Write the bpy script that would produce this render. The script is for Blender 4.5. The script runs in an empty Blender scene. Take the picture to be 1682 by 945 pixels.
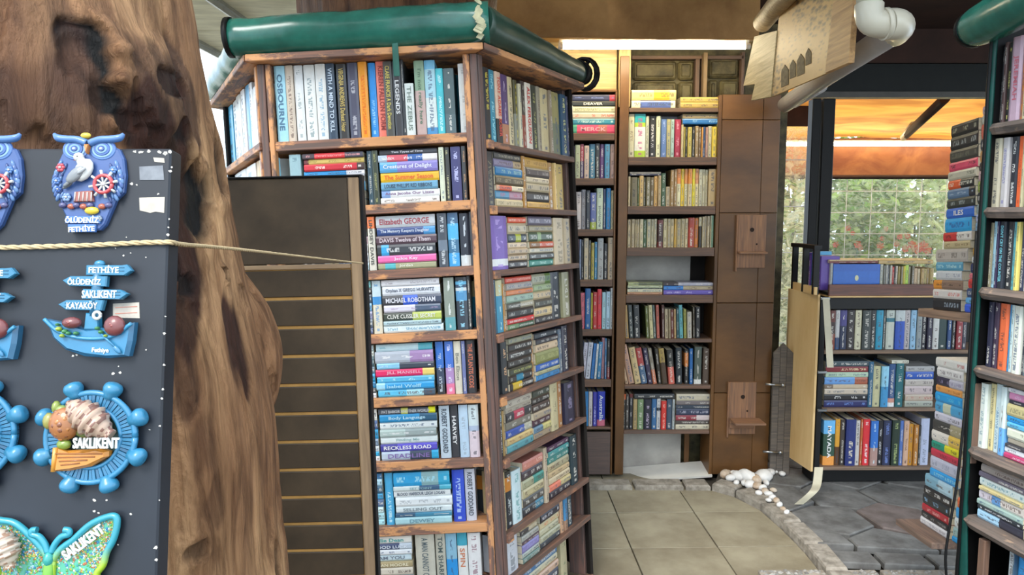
import bpy, bmesh, math, random
from mathutils import Vector, Matrix, noise
random.seed(7)
D = bpy.data
SC = bpy.context.scene
COL = SC.collection
# ------------------------------------------------------------------ camera, world, light, exposure
F = 1215.0; CX = 841.0; CY = 472.5; H = 1.54; PITCH = math.radians(5.87)
cp, sp = math.cos(PITCH), math.sin(PITCH)
cam_d = D.cameras.new('camera'); cam_d.sensor_width = 36; cam_d.lens = 36*F/1682
cam_d.clip_start = 0.05; cam_d.clip_end = 200
cam = D.objects.new('camera', cam_d); COL.objects.link(cam)
cam.location = (0, 0, H); cam.rotation_euler = (math.radians(90)-PITCH, 0, 0)
SC.camera = cam
SC.view_settings.view_transform = 'Standard'; SC.view_settings.look = 'None'
SC.view_settings.gamma = 1; SC.view_settings.use_curve_mapping = False
SC.view_settings.exposure = 0.8
w = D.worlds.new('sky'); SC.world = w; w.use_nodes = True
wn = w.node_tree.nodes; wl = w.node_tree.links
bg = wn['Background']
tc = wn.new('ShaderNodeTexCoord'); mp = wn.new('ShaderNodeMapping'); mp.inputs['Scale'].default_value = (1, 1, 2.5)
nz = wn.new('ShaderNodeTexNoise'); nz.inputs['Scale'].default_value = 1.6; nz.inputs['Detail'].default_value = 5
rp = wn.new('ShaderNodeValToRGB'); rp.color_ramp.elements[0].position = .35; rp.color_ramp.elements[1].position = .6
rp.color_ramp.elements[0].color = (.50, .74, 1.0, 1); rp.color_ramp.elements[1].color = (.92, .97, 1.0, 1)
wl.new(tc.outputs['Generated'], mp.inputs[0]); wl.new(mp.outputs[0], nz.inputs['Vector'])
wl.new(nz.outputs['Fac'], rp.inputs[0]); wl.new(rp.outputs[0], bg.inputs[0])
bg.inputs[1].default_value = 1.7
sun_d = D.lights.new('sun', 'SUN'); sun_d.energy = 2.2; sun_d.angle = math.radians(25); sun_d.color = (1, .96, .9)
sun = D.objects.new('sun', sun_d); COL.objects.link(sun); sun.rotation_euler = (math.radians(38), math.radians(-22), 0)

# ------------------------------------------------------------------ projection helpers
def ray(px, py):
    x = (px-CX)/F; y = -(py-CY)/F
    return Vector((x, cp + y*sp, -sp + y*cp))
EYE = Vector((0, 0, H))
def at(px, py, Y):
    d = ray(px, py); return EYE + d*(Y/d.y)
def onz(px, py, Z=0):
    d = ray(px, py); return EYE + d*((Z-H)/d.z)
def onx(px, py, X):
    d = ray(px, py); return EYE + d*(X/d.x)
class Face:                       # a real plane: S to the right, U up, N into the case
    def __init__(s, O, S, U):
        s.O = Vector(O); s.S = Vector(S).normalized(); U = Vector(U)
        s.U = (U - s.S*U.dot(s.S)).normalized(); s.N = s.U.cross(s.S)
    def uv(s, px, py, n=0):
        d = ray(px, py); t = (s.O + s.N*n - EYE).dot(s.N)/d.dot(s.N); p = EYE + d*t - s.O
        return p.dot(s.S), p.dot(s.U)
    def P(s, a, b, n=0): return s.O + s.S*a + s.U*b + s.N*n
    def M(s, a, b, n=0):
        m = Matrix((s.S, s.N, s.U)).transposed().to_4x4(); m.translation = s.P(a, b, n); return m
# ------------------------------------------------------------------ materials
def lin(h):
    if isinstance(h, str):
        v = [int(h[i:i+2], 16)/255 for i in (0, 2, 4)]
        return tuple((c/12.92 if c < .04045 else ((c+.055)/1.055)**2.4) for c in v)
    return tuple(h[:3])
MATS = {}
def newmat(name):
    m = D.materials.new(name); m.use_nodes = True; n = m.node_tree.nodes; return m, n, m.node_tree.links, n['Principled BSDF']
def mat(name, c=None, r=.6, metal=0, var=.12, sc=12, bump=.15, stretch=(1, 1, 1), c2=None, spec=.4):
    if name in MATS: return MATS[name]
    m, n, l, b = newmat(name)
    c = lin(c); c2 = lin(c2) if c2 else tuple(x*(1-var*2.2) for x in c)
    t = n.new('ShaderNodeTexCoord'); mp = n.new('ShaderNodeMapping'); mp.inputs['Scale'].default_value = stretch
    oi = n.new('ShaderNodeObjectInfo'); va = n.new('ShaderNodeVectorMath'); va.operation = 'ADD'
    mu = n.new('ShaderNodeMath'); mu.operation = 'MULTIPLY'; mu.inputs[1].default_value = 37
    l.new(oi.outputs['Random'], mu.inputs[0]); l.new(t.outputs['Object'], mp.inputs[0])
    l.new(mp.outputs[0], va.inputs[0]); l.new(mu.outputs[0], va.inputs[1])
    nz = n.new('ShaderNodeTexNoise'); nz.inputs['Scale'].default_value = sc; nz.inputs['Detail'].default_value = 6
    nz.inputs['Roughness'].default_value = .62
    l.new(va.outputs[0], nz.inputs['Vector'])
    cr = n.new('ShaderNodeValToRGB'); e = cr.color_ramp.elements
    e[0].position = .36; e[1].position = .64; e[0].color = (*c2, 1); e[1].color = (*c, 1)
    l.new(nz.outputs['Fac'], cr.inputs[0]); l.new(cr.outputs[0], b.inputs['Base Color'])
    b.inputs['Roughness'].default_value = r; b.inputs['Metallic'].default_value = metal
    b.inputs['Specular IOR Level'].default_value = spec
    if bump:
        bu = n.new('ShaderNodeBump'); bu.inputs['Strength'].default_value = bump; bu.inputs['Distance'].default_value = .004
        l.new(nz.outputs['Fac'], bu.inputs['Height']); l.new(bu.outputs[0], b.inputs['Normal'])
    MATS[name] = m; return m
def wood(name, a, b_, c_, r=.55, wear=.5, wsc=6):
    """a grain light, b grain dark, c worn patches; grain along local X"""
    if name in MATS: return MATS[name]
    m, n, l, b = newmat(name)
    t = n.new('ShaderNodeTexCoord'); oi = n.new('ShaderNodeObjectInfo')
    mu = n.new('ShaderNodeMath'); mu.operation = 'MULTIPLY'; mu.inputs[1].default_value = 51
    l.new(oi.outputs['Random'], mu.inputs[0])
    va = n.new('ShaderNodeVectorMath'); va.operation = 'ADD'; l.new(t.outputs['Object'], va.inputs[0]); l.new(mu.outputs[0], va.inputs[1])
    mp = n.new('ShaderNodeMapping'); mp.inputs['Scale'].default_value = (1.3, 22, 22); l.new(va.outputs[0], mp.inputs[0])
    n1 = n.new('ShaderNodeTexNoise'); n1.inputs['Scale'].default_value = 4; n1.inputs['Detail'].default_value = 7; n1.inputs['Distortion'].default_value = .6
    l.new(mp.outputs[0], n1.inputs['Vector'])
    cr = n.new('ShaderNodeValToRGB'); e = cr.color_ramp.elements; e[0].position = .35; e[1].position = .65
    e[0].color = (*lin(b_), 1); e[1].color = (*lin(a), 1); l.new(n1.outputs['Fac'], cr.inputs[0])
    mp2 = n.new('ShaderNodeMapping'); mp2.inputs['Scale'].default_value = (1, 2.5, 2.5); l.new(va.outputs[0], mp2.inputs[0])
    n2 = n.new('ShaderNodeTexNoise'); n2.inputs['Scale'].default_value = wsc; n2.inputs['Detail'].default_value = 8; n2.inputs['Roughness'].default_value = .7
    l.new(mp2.outputs[0], n2.inputs['Vector'])
    c2 = n.new('ShaderNodeValToRGB'); e = c2.color_ramp.elements; e[0].position = .62-wear*.2; e[1].position = .68-wear*.2
    l.new(n2.outputs['Fac'], c2.inputs[0])
    mx = n.new('ShaderNodeMix'); mx.data_type = 'RGBA'; l.new(c2.outputs[0], mx.inputs[0]); l.new(cr.outputs[0], mx.inputs[6])
    mx.inputs[7].default_value = (*lin(c_), 1)
    if wear <= 0: mx.inputs[0].default_value = 0; l.remove(mx.inputs[0].links[0])
    m3 = n.new('ShaderNodeMix'); m3.data_type = 'RGBA'; m3.blend_type = 'MULTIPLY'; m3.inputs[0].default_value = .55
    l.new(mx.outputs[2], m3.inputs[6]); l.new(n1.outputs['Fac'], m3.inputs[7]); 
    g = n.new('ShaderNodeBrightContrast'); g.inputs[1].default_value = .06; l.new(m3.outputs[2], g.inputs[0])
    l.new(g.outputs[0], b.inputs['Base Color']); b.inputs['Roughness'].default_value = r
    b.inputs['Specular IOR Level'].default_value = .3
    bu = n.new('ShaderNodeBump'); bu.inputs['Strength'].default_value = .35; bu.inputs['Distance'].default_value = .003
    l.new(n1.outputs['Fac'], bu.inputs['Height']); l.new(bu.outputs[0], b.inputs['Normal'])
    MATS[name] = m; return m
def vcol(name, r=.5, ink=False, bump=0, coat=0):
    if name in MATS: return MATS[name]
    m, n, l, b = newmat(name)
    a = n.new('ShaderNodeAttribute'); a.attribute_name = 'Col'; out = a.outputs['Color']
    t = n.new('ShaderNodeTexCoord')
    nz = n.new('ShaderNodeTexNoise'); nz.inputs['Scale'].default_value = 60; nz.inputs['Detail'].default_value = 4
    l.new(t.outputs['Object'], nz.inputs['Vector'])
    if ink:
        i = n.new('ShaderNodeAttribute'); i.attribute_name = 'Ink'
        uv = n.new('ShaderNodeUVMap'); uv.uv_map = 'Spine'; lu = n.new('ShaderNodeUVMap'); lu.uv_map = 'Len'
        def math_(op, x, y=None, z=None):
            q = n.new('ShaderNodeMath'); q.operation = op
            for k, v in enumerate((x, y, z)):
                if v is None: continue
                if isinstance(v, (int, float)): q.inputs[k].default_value = v
                else: l.new(v, q.inputs[k])
            return q.outputs[0]
        s1 = n.new('ShaderNodeSeparateXYZ'); l.new(uv.outputs[0], s1.inputs[0])
        s2 = n.new('ShaderNodeSeparateXYZ'); l.new(lu.outputs[0], s2.inputs[0])
        # glyph-like marks: cells along the spine with strokes inside
        vo = n.new('ShaderNodeTexNoise'); vo.inputs['Scale'].default_value = 1; vo.inputs['Detail'].default_value = 0
        cb = n.new('ShaderNodeCombineXYZ'); l.new(math_('MULTIPLY', s1.outputs[0], 8.5), cb.inputs[0]); l.new(math_('MULTIPLY', s1.outputs[1], 3.6), cb.inputs[1]); l.new(s2.outputs[1], cb.inputs[2])
        l.new(cb.outputs[0], vo.inputs['Vector'])
        stroke = math_('GREATER_THAN', vo.outputs['Fac'], .49)
        band = math_('MULTIPLY', math_('GREATER_THAN', s1.outputs[1], .31), math_('LESS_THAN', s1.outputs[1], .69))
        wn_ = n.new('ShaderNodeTexNoise'); wn_.inputs['Scale'].default_value = 1; wn_.inputs['Detail'].default_value = 0
        cb2 = n.new('ShaderNodeCombineXYZ'); l.new(math_('MULTIPLY', s2.outputs[0], 4.5), cb2.inputs[0]); l.new(s2.outputs[1], cb2.inputs[1])
        l.new(cb2.outputs[0], wn_.inputs['Vector'])
        gate = math_('GREATER_THAN', wn_.outputs['Fac'], .47)
        ends = math_('MULTIPLY', math_('GREATER_THAN', s2.outputs[0], .06), math_('LESS_THAN', s2.outputs[0], .93))
        msk = math_('MULTIPLY', math_('MULTIPLY', stroke, band), math_('MULTIPLY', gate, ends))
        # publisher mark near the foot
        mk1 = math_('MULTIPLY', math_('GREATER_THAN', s2.outputs[0], .9), math_('LESS_THAN', s2.outputs[0], .95))
        mk1 = math_('MULTIPLY', mk1, math_('MULTIPLY', math_('GREATER_THAN', s1.outputs[1], .35), math_('LESS_THAN', s1.outputs[1], .65)))
        msk = math_('MULTIPLY', math_('MAXIMUM', msk, mk1), .72)
        msk = math_('MULTIPLY', msk, i.outputs['Alpha'])
        mx = n.new('ShaderNodeMix'); mx.data_type = 'RGBA'; l.new(msk, mx.inputs[0]); l.new(out, mx.inputs[6]); l.new(i.outputs['Color'], mx.inputs[7]); out = mx.outputs[2]
        # soft tonal variation
    m2 = n.new('ShaderNodeMix'); m2.data_type = 'RGBA'; m2.blend_type = 'MULTIPLY'; m2.inputs[0].default_value = .25
    l.new(out, m2.inputs[6]); l.new(nz.outputs['Fac'], m2.inputs[7])
    g = n.new('ShaderNodeBrightContrast'); g.inputs[1].default_value = .02; l.new(m2.outputs[2], g.inputs[0])
    l.new(g.outputs[0], b.inputs['Base Color']); b.inputs['Roughness'].default_value = r
    b.inputs['Coat Weight'].default_value = coat
    if bump:
        bu = n.new('ShaderNodeBump'); bu.inputs['Strength'].default_value = bump; bu.inputs['Distance'].default_value = .001
        l.new(nz.outputs['Fac'], bu.inputs['Height']); l.new(bu.outputs[0], b.inputs['Normal'])
    MATS[name] = m; return m
def emit(name, c, s):
    m, n, l, b = newmat(name); b.inputs['Base Color'].default_value = (*c, 1)
    b.inputs['Emission Color'].default_value = (*c, 1); b.inputs['Emission Strength'].default_value = s; return m
# ------------------------------------------------------------------ object helpers
def link(o, parent=None):
    COL.objects.link(o)
    if parent is not None: o.parent = parent
    return o
def tag(o, label=None, cat=None, group=None, kind=None):
    if label: o['label'] = label
    if cat: o['category'] = cat
    if group: o['group'] = group
    if kind: o['kind'] = kind
    return o
def empty(name, M=None, label=None, cat=None, group=None, kind=None, parent=None):
    o = D.objects.new(name, None); o.empty_display_size = .05
    if M is not None: o.matrix_basis = M if isinstance(M, Matrix) else Matrix.Translation(M)
    link(o, parent); return tag(o, label, cat, group, kind)
class MB:
    def __init__(s): s.v = []; s.f = []; s.c = []; s.cc = (.8, .8, .8); s.sm = []
    def add(s, vs, fs, c=None, smooth=False):
        k = len(s.v); s.v += [tuple(v) for v in vs]; s.f += [tuple(i+k for i in f) for f in fs]
        s.c += [c or s.cc]*len(fs); s.sm += [smooth]*len(fs)
    def build(s, name, m, parent=None, M=None, label=None):
        me = D.meshes.new(name); me.from_pydata(s.v, [], s.f)
        ca = me.color_attributes.new('Col', 'FLOAT_COLOR', 'CORNER'); buf = []
        for f, c in zip(s.f, s.c): buf += [*c, 1]*len(f)
        ca.data.foreach_set('color', buf)
        me.polygons.foreach_set('use_smooth', s.sm)
        me.materials.append(m); me.update()
        o = D.objects.new(name, me)
        if M is not None: o.matrix_basis = M
        link(o, parent)
        if label: o['label'] = label
        return o
    def box(s, lo, hi, c=None, M=None, ch=0.0):
        x0, y0, z0 = lo; x1, y1, z1 = hi
        if ch <= 0:
            vs = [(x, y, z) for z in (z0, z1) for y in (y0, y1) for x in (x0, x1)]
            fs = [(0, 2, 3, 1), (4, 5, 7, 6), (0, 1, 5, 4), (2, 6, 7, 3), (0, 4, 6, 2), (1, 3, 7, 5)]
        else:
            vs, fs = chamfer(lo, hi, ch)
        if M is not None: vs = [M @ Vector(v) for v in vs]
        s.add(vs, fs, c)
    def ell(s, ce, r, c=None, M=None, nu=12, nv=8, rot=None):
        ce = Vector(ce); vs = []; R = rot or Matrix.Identity(3)
        for i in range(nv+1):
            th = math.pi*i/nv
            for j in range(nu):
                ph = 2*math.pi*j/nu
                p = Vector((r[0]*math.sin(th)*math.cos(ph), r[1]*math.sin(th)*math.sin(ph), r[2]*math.cos(th)))
                vs.append(ce + R @ p)
        fs = [(i*nu+j, (i+1)*nu+j, (i+1)*nu+(j+1) % nu, i*nu+(j+1) % nu) for i in range(nv) for j in range(nu)]
        if M is not None: vs = [M @ v for v in vs]
        s.add(vs, fs, c, True)
    def tube(s, pts, r, c=None, n=10, caps=True, squash=None):
        pts = [Vector(p) for p in pts]; rs = r if isinstance(r, (list, tuple)) else [r]*len(pts)
        vs = []; up = Vector((0, 0, 1)); 
        for i, p in enumerate(pts):
            t = (pts[min(i+1, len(pts)-1)] - pts[max(i-1, 0)]).normalized()
            if i == 0:
                a = up if abs(t.dot(up)) < .9 else Vector((0, 1, 0))
                nx = (a - t*a.dot(t)).normalized()
            else: nx = (nx - t*nx.dot(t)).normalized()
            ny = t.cross(nx)
            for j in range(n):
                q = 2*math.pi*j/n; vs.append(p + (nx*math.cos(q) + ny*math.sin(q))*rs[i])
        fs = [(i*n+j, i*n+(j+1) % n, (i+1)*n+(j+1) % n, (i+1)*n+j) for i in range(len(pts)-1) for j in range(n)]
        s.add(vs, fs, c, True)
        if caps:
            k = len(s.v) - len(vs)
            s.f.append(tuple(k+j for j in reversed(range(n)))); s.f.append(tuple(k+(len(pts)-1)*n+j for j in range(n)))
            s.c += [c or s.cc]*2; s.sm += [False]*2
    def prism(s, poly, z0, z1, c=None, M=None, inset=0, side=None):
        n = len(poly); ar = sum(poly[i][0]*poly[(i+1) % n][1]-poly[(i+1) % n][0]*poly[i][1] for i in range(n))
        if ar < 0: poly = poly[::-1]
        cx = sum(p[0] for p in poly)/n; cy = sum(p[1] for p in poly)/n
        vs = [(x, y, z0) for x, y in poly]
        if inset:
            zz = z1 - inset if z1 > z0 else z1 + inset
            vs += [(x, y, zz) for x, y in poly]
            for x, y in poly:
                d = math.hypot(x-cx, y-cy) or 1; vs.append((x-(x-cx)/d*inset, y-(y-cy)/d*inset, z1))
            rings = 3
        else: vs += [(x, y, z1) for x, y in poly]; rings = 2
        fs = [(r*n+i, r*n+(i+1) % n, (r+1)*n+(i+1) % n, (r+1)*n+i) for r in range(rings-1) for i in range(n)]
        if M is not None: vs = [M @ Vector(v) for v in vs]
        s.add(vs, fs, side or c); s.add(vs[-n:], [tuple(range(n))], c); s.add(vs[:n], [tuple(reversed(range(n)))], c)
def chamfer(lo, hi, ch):
    x0, y0, z0 = lo; x1, y1, z1 = hi; c = min(ch, (x1-x0)*.4, (y1-y0)*.4, (z1-z0)*.4)
    def g(a, ins):   # face perpendicular axis
        return
    V = []; idx = {}
    X = (x0, x1); Y = (y0, y1); Z = (z0, z1)
    def sgn(i): return 1 if i == 0 else -1
    for i in (0, 1):
        for j in (0, 1):
            for k in (0, 1):
                p = (X[i], Y[j], Z[k]); q = (p[0]+sgn(i)*c, p[1]+sgn(j)*c, p[2]+sgn(k)*c)
                idx[i, j, k, 0] = len(V); V.append((p[0], q[1], q[2]))
                idx[i, j, k, 1] = len(V); V.append((q[0], p[1], q[2]))
                idx[i, j, k, 2] = len(V); V.append((q[0], q[1], p[2]))
    Fs = []
    A = lambda i, j, k, a: idx[i, j, k, a]
    Fs += [(A(0,0,0,0), A(0,0,1,0), A(0,1,1,0), A(0,1,0,0)), (A(1,0,0,0), A(1,1,0,0), A(1,1,1,0), A(1,0,1,0))]
    Fs += [(A(0,0,0,1), A(1,0,0,1), A(1,0,1,1), A(0,0,1,1)), (A(0,1,0,1), A(0,1,1,1), A(1,1,1,1), A(1,1,0,1))]
    Fs += [(A(0,0,0,2), A(0,1,0,2), A(1,1,0,2), A(1,0,0,2)), (A(0,0,1,2), A(1,0,1,2), A(1,1,1,2), A(0,1,1,2))]
    for j in (0, 1):
        for k in (0, 1):
            f = (A(0,j,k,1), A(1,j,k,1), A(1,j,k,2), A(0,j,k,2)); Fs.append(f if (j == k) == False else f[::-1])
            f = (A(j,0,k,0), A(j,1,k,0), A(j,1,k,2), A(j,0,k,2)); Fs.append(f if (j == k) else f[::-1])
            f = (A(j,k,0,0), A(j,k,1,0), A(j,k,1,1), A(j,k,0,1)); Fs.append(f if (j != k) else f[::-1])
    for i in (0, 1):
        for j in (0, 1):
            for k in (0, 1):
                f = (A(i,j,k,0), A(i,j,k,1), A(i,j,k,2)); Fs.append(f if (i+j+k) % 2 == 1 else f[::-1])
    return V, Fs
def board(name, fr, a0, a1, b0, b1, n0, n1, m, parent=None, ch=.002, axis='x', label=None, rx=0):
    """a board in a Face frame; its local X is the grain"""
    ce = ((a0+a1)/2, (b0+b1)/2, (n0+n1)/2); hx, hz, hy = abs(a1-a0)/2, abs(b1-b0)/2, abs(n1-n0)/2
    M = fr.M(ce[0], ce[1], ce[2])
    b = MB()
    if axis == 'z':
        M = M @ Matrix.Rotation(math.radians(90), 4, 'Y'); b.box((-hz, -hy, -hx), (hz, hy, hx), ch=ch)
    elif axis == 'y':
        M = M @ Matrix.Rotation(math.radians(90), 4, 'Z'); b.box((-hy, -hx, -hz), (hy, hx, hz), ch=ch)
    else: b.box((-hx, -hy, -hz), (hx, hy, hz), ch=ch)
    if rx: M = M @ Matrix.Rotation(rx, 4, 'Y')
    if parent is not None: M = parent.matrix_world.inverted() @ M if False else M
    return b.build(name, m, parent, M, label)
TEXTS = []
def text(s, h, L, c, M, parent, name='lettering', thick=0.0, mw=None, squeeze=1.0, r=.5):
    TEXTS.append((s, h, L, lin(c), M, parent, name, thick, squeeze))
def flush_text():
    m = vcol('print', .5)
    cache = {}
    for s in {(t[0], t[7] > 0) for t in TEXTS}:
        cu = D.curves.new('t', 'FONT'); cu.body = s[0]; cu.align_x = 'CENTER'; cu.align_y = 'CENTER'; cu.resolution_u = 2; cu.offset = .018; cu.space_line = .8
        if s[1]: cu.extrude = .12
        o = D.objects.new('t', cu); COL.objects.link(o); cache[s] = o
    bpy.context.view_layer.update(); dg = bpy.context.evaluated_depsgraph_get()
    geo = {}
    for k, o in cache.items():
        me = D.meshes.new_from_object(o.evaluated_get(dg)); vs = [v.co.copy() for v in me.vertices]; fs = [tuple(p.vertices) for p in me.polygons]
        xs = [v.x for v in vs] or [0]; ys = [v.y for v in vs] or [0]
        geo[k] = (vs, fs, min(xs), max(xs), min(ys), max(ys)); D.meshes.remove(me); D.objects.remove(o)
    for s, h, L, c, M, parent, name, thick, sq in TEXTS:
        vs, fs, x0, x1, y0, y1 = geo[(s, thick > 0)]
        if not vs: continue
        sy = h/(y1-y0); sx = min(L/(x1-x0), sy*sq); cx = (x0+x1)/2; cy = (y0+y1)/2
        b = MB(); b.add([((v.x-cx)*sx, (v.y-cy)*sy, (v.z+.12)*thick/.24 if thick else 0) for v in vs], fs, c)
        b.build(name, m, parent, M)
# ------------------------------------------------------------------ books
INKM = vcol('book_cover', .32, ink=True)
PAGE = mat('book_pages', 'ded3b8', .9, var=.14, sc=20, stretch=(60, 1, 1), bump=.2)
PAGEZ = PAGE
def hsv_name(h):
    import colorsys
    r, g, b = [int(h[i:i+2], 16)/255 for i in (0, 2, 4)]; hh, s, v = colorsys.rgb_to_hsv(r, g, b); hh *= 360
    if s < .13: return 'white' if v > .83 else 'pale grey' if v > .64 else 'grey' if v > .36 else 'black'
    if v < .2: return 'black'
    if s < .3 and v > .6: return ('cream' if 25 < hh < 75 else 'pale green' if 75 <= hh < 165 else 'pale blue' if 165 <= hh < 255 else 'pale pink')
    p = 'dark ' if v < .42 else ''
    if hh < 14 or hh >= 345: return p+('red' if s > .5 else 'brown' if v < .6 else 'pink')
    if hh < 40: return 'brown' if (v < .72) else 'orange' if s > .55 else 'tan'
    if hh < 68: return 'olive' if v < .6 else 'yellow' if s > .5 else 'cream'
    if hh < 160: return p+'green'
    if hh < 190: return p+'teal'
    if hh < 208: return p+('blue' if v < .6 or s > .75 else 'light blue')
    if hh < 250: return p+'blue'
    if hh < 290: return p+'purple'
    return p+'pink'
ORD = ['zero','first','second','third','fourth','fifth','sixth','seventh','eighth','ninth','tenth','eleventh','twelfth','thirteenth','fourteenth','fifteenth','sixteenth','seventeenth','eighteenth','nineteenth','twentieth']
def ordn(i):
    if i <= 20: return ORD[i]
    if i == 30: return 'thirtieth'
    return ('twenty-' if i < 30 else 'thirty-') + ORD[i % 10]
BOOKS = []   # (area, M, t, d, h, segs, ink, title, label, group, hard)
def parse_col(s, gain):
    p = s.split(':'); out = []; a = 0.0
    for k in range(0, len(p), 2):
        b = float(p[k+1]) if k+1 < len(p) else 1.0
        c = tuple(min(.86, x*gain) for x in lin(p[k])); out.append((a, b, c)); a = b
    return out
def add_book(fr, s, u, t, h, d, cols, ink, title, lying, label, group, area, gain, n0, lean=0, hard=False):
    segs = parse_col(cols, gain)
    base = cols.split(':')[0]
    if ink in ('-', ''):
        v = sum(segs[0][2])
        inkc = (.75, .72, .65) if v < .75 else random.choice([(.04, .05, .07), (.1, .05, .04), (.05, .1, .2)])
    else: inkc = tuple(min(.9, x*gain) for x in lin(ink))
    if lying:   # s,u = left end, bottom ; book z axis -> -S, x axis -> U
        R = Matrix((fr.U, fr.N, -fr.S)).transposed().to_4x4(); R.translation = fr.P(s+h, u+t/2, n0)
        M = R
        # local z from 0 (foot, right end) to h (head, left end)
    else:
        M = fr.M(s+t/2, u, n0)
        if lean:
            M = fr.M(s+(t/2 if lean > 0 else t/2), u, n0) @ Matrix.Rotation(lean, 4, 'Y')
            lift = abs(math.sin(lean))*t/2; M = Matrix.Translation(fr.U*lift) @ M
    BOOKS.append(dict(area=area, M=M, t=t, h=h, d=d, segs=segs, ink=inkc, title=title, label=label, group=group, hard=hard, seed=random.random()*50))
def book_geo(b):
    t, h, d = b['t'], b['h'], b['d']; ht = t/2; rd = min(.004, t*.18)
    prof = [(-ht, d), (-ht, rd), (-ht*.55, rd*.25), (ht*.55, rd*.25), (ht, rd), (ht, d)]
    w = .0022 if b['hard'] else .0009
    inn = [(-ht+w, d), (-ht+w, rd+w), (ht-w, rd+w), (ht-w, d)]
    V = []; Fc = []; C = []; I = []; UV = []; LU = []
    for (a, e, c) in b['segs']:
        z1 = h*(1-a); z0 = h*(1-e); k = len(V)
        V += [(x, y, z1) for x, y in prof] + [(x, y, z0) for x, y in prof]
        for i in range(5):
            Fc.append((k+i, k+6+i, k+7+i, k+1+i)); C.append(c); sp_ = 1 <= i <= 3
            I.append((b['ink'], 1.0 if (i == 2 and not b['title']) else 0.0))
            v0 = .5+prof[i][0]/t; v1 = .5+prof[i+1][0]/t; u0 = a*h/t; u1 = e*h/t
            UV.append(((u0, v0), (u1, v0), (u1, v1), (u0, v1))); LU.append(((a, b['seed']), (e, b['seed']), (e, b['seed']), (a, b['seed'])))
    cc = b['segs'][0][2]
    for z, flip in ((h, 0), (0, 1)):
        k = len(V); V += [(x, y, z) for x, y in prof] + [(x, y, z) for x, y in inn]
        q = [(k+0, k+1, k+7, k+6), (k+1, k+2, k+3, k+4, k+8, k+7), (k+4, k+5, k+9, k+8)]
        for f in q:
            Fc.append(f if flip else f[::-1]); C.append(cc if not flip else b['segs'][-1][2]); I.append((cc, 0.0)); UV.append(((0, 0),)*len(f)); LU.append(((0, 0),)*len(f))
    k = len(V); V += [(-ht, d, 0), (-ht, d, h), (-ht+w, d, h), (-ht+w, d, 0), (ht-w, d, 0), (ht-w, d, h), (ht, d, h), (ht, d, 0)]
    for f in ((k, k+3, k+2, k+1), (k+4, k+7, k+6, k+5)):
        Fc.append(f); C.append(cc); I.append((cc, 0.0)); UV.append(((0, 0),)*4); LU.append(((0, 0),)*4)
    zi = .003 if b['hard'] else .0006; yi = .004 if b['hard'] else .0005
    PV = [(-ht+w, rd+w, zi), (ht-w, rd+w, zi), (ht-w, d-yi, zi), (-ht+w, d-yi, zi)]; PV += [(x, y, h-zi) for x, y, z in PV]
    PF = [(3, 2, 1, 0), (4, 5, 6, 7), (1, 2, 6, 5), (2, 3, 7, 6), (3, 0, 4, 7)]
    return V, Fc, C, I, UV, LU, PV, PF
def book_mesh(name, data):
    V = []; Fc = []; C = []; I = []; U1 = []; U2 = []
    for v, f, c, i, u1, u2, M in data:
        k = len(V); V += [(M @ Vector(p)) if M is not None else p for p in v]
        Fc += [tuple(a+k for a in q) for q in f]; C += c; I += i; U1 += u1; U2 += u2
    me = D.meshes.new(name); me.from_pydata([tuple(v) for v in V], [], Fc)
    a = me.color_attributes.new('Col', 'FLOAT_COLOR', 'CORNER'); b = me.color_attributes.new('Ink', 'FLOAT_COLOR', 'CORNER')
    ba = []; bb = []; x1 = []; x2 = []
    for f, c, i, p, q in zip(Fc, C, I, U1, U2):
        n = len(f); ba += [*c, 1]*n; bb += [*i[0], i[1]]*n
        for z in p: x1 += [*z]
        for z in q: x2 += [*z]
    a.data.foreach_set('color', ba); b.data.foreach_set('color', bb)
    l1 = me.uv_layers.new(name='Spine'); l2 = me.uv_layers.new(name='Len')
    l1.data.foreach_set('uv', x1); l2.data.foreach_set('uv', x2)
    me.materials.append(INKM); me.update(); return me
PCACHE = {}
def build_books(limit=300):
    order = sorted(range(len(BOOKS)), key=lambda i: -BOOKS[i]['area'])
    keep = set(order[:limit]); rest = []; pv = MB()
    for i, b in enumerate(BOOKS):
        V, Fc, C, I, U1, U2, PV, PF = book_geo(b)
        T = Matrix(((0, 1, 0, 0), (0, 0, -1, -.0006), (-1, 0, 0, b['h']/2), (0, 0, 0, 1)))
        if i in keep:
            o = D.objects.new('book', book_mesh('book', [(V, Fc, C, I, U1, U2, None)])); o.matrix_basis = b['M']; link(o)
            tag(o, b['label'], 'book', b['group'])
            p = MB(); p.add(PV, PF); p.build('page_block', PAGE, o)
            if b['title']:
                Tt = Matrix(((0, 1, 0, 0), (0, 0, -1, -.0005), (-1, 0, 0, b['h']*.52), (0, 0, 0, 1)))
                text(b['title'], min(.021, b['t']*.5), b['h']*.84, '000000', Tt, o, 'title_lettering', squeeze=1.5)
                s = list(TEXTS[-1]); s[3] = b['ink']; TEXTS[-1] = tuple(s)
        else:
            b['title'] = None
            V, Fc, C, I, U1, U2, PV, PF = book_geo(b)
            rest.append((V, Fc, C, I, U1, U2, b['M'])); pv.add([b['M'] @ Vector(p) for p in PV], PF)
    if rest:
        o = D.objects.new('small_books', book_mesh('small_books', rest)); link(o)
        tag(o, 'many smaller paperbacks and hardbacks filling the shelves and gaps throughout the stall', 'books', kind='stuff')
        pv.build('page_blocks', PAGE, o)['kind'] = 'stuff'
    print('BOOKS', len(BOOKS), 'kept', len(keep), 'cut area', BOOKS[order[min(limit, len(order))-1]]['area'])
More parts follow.
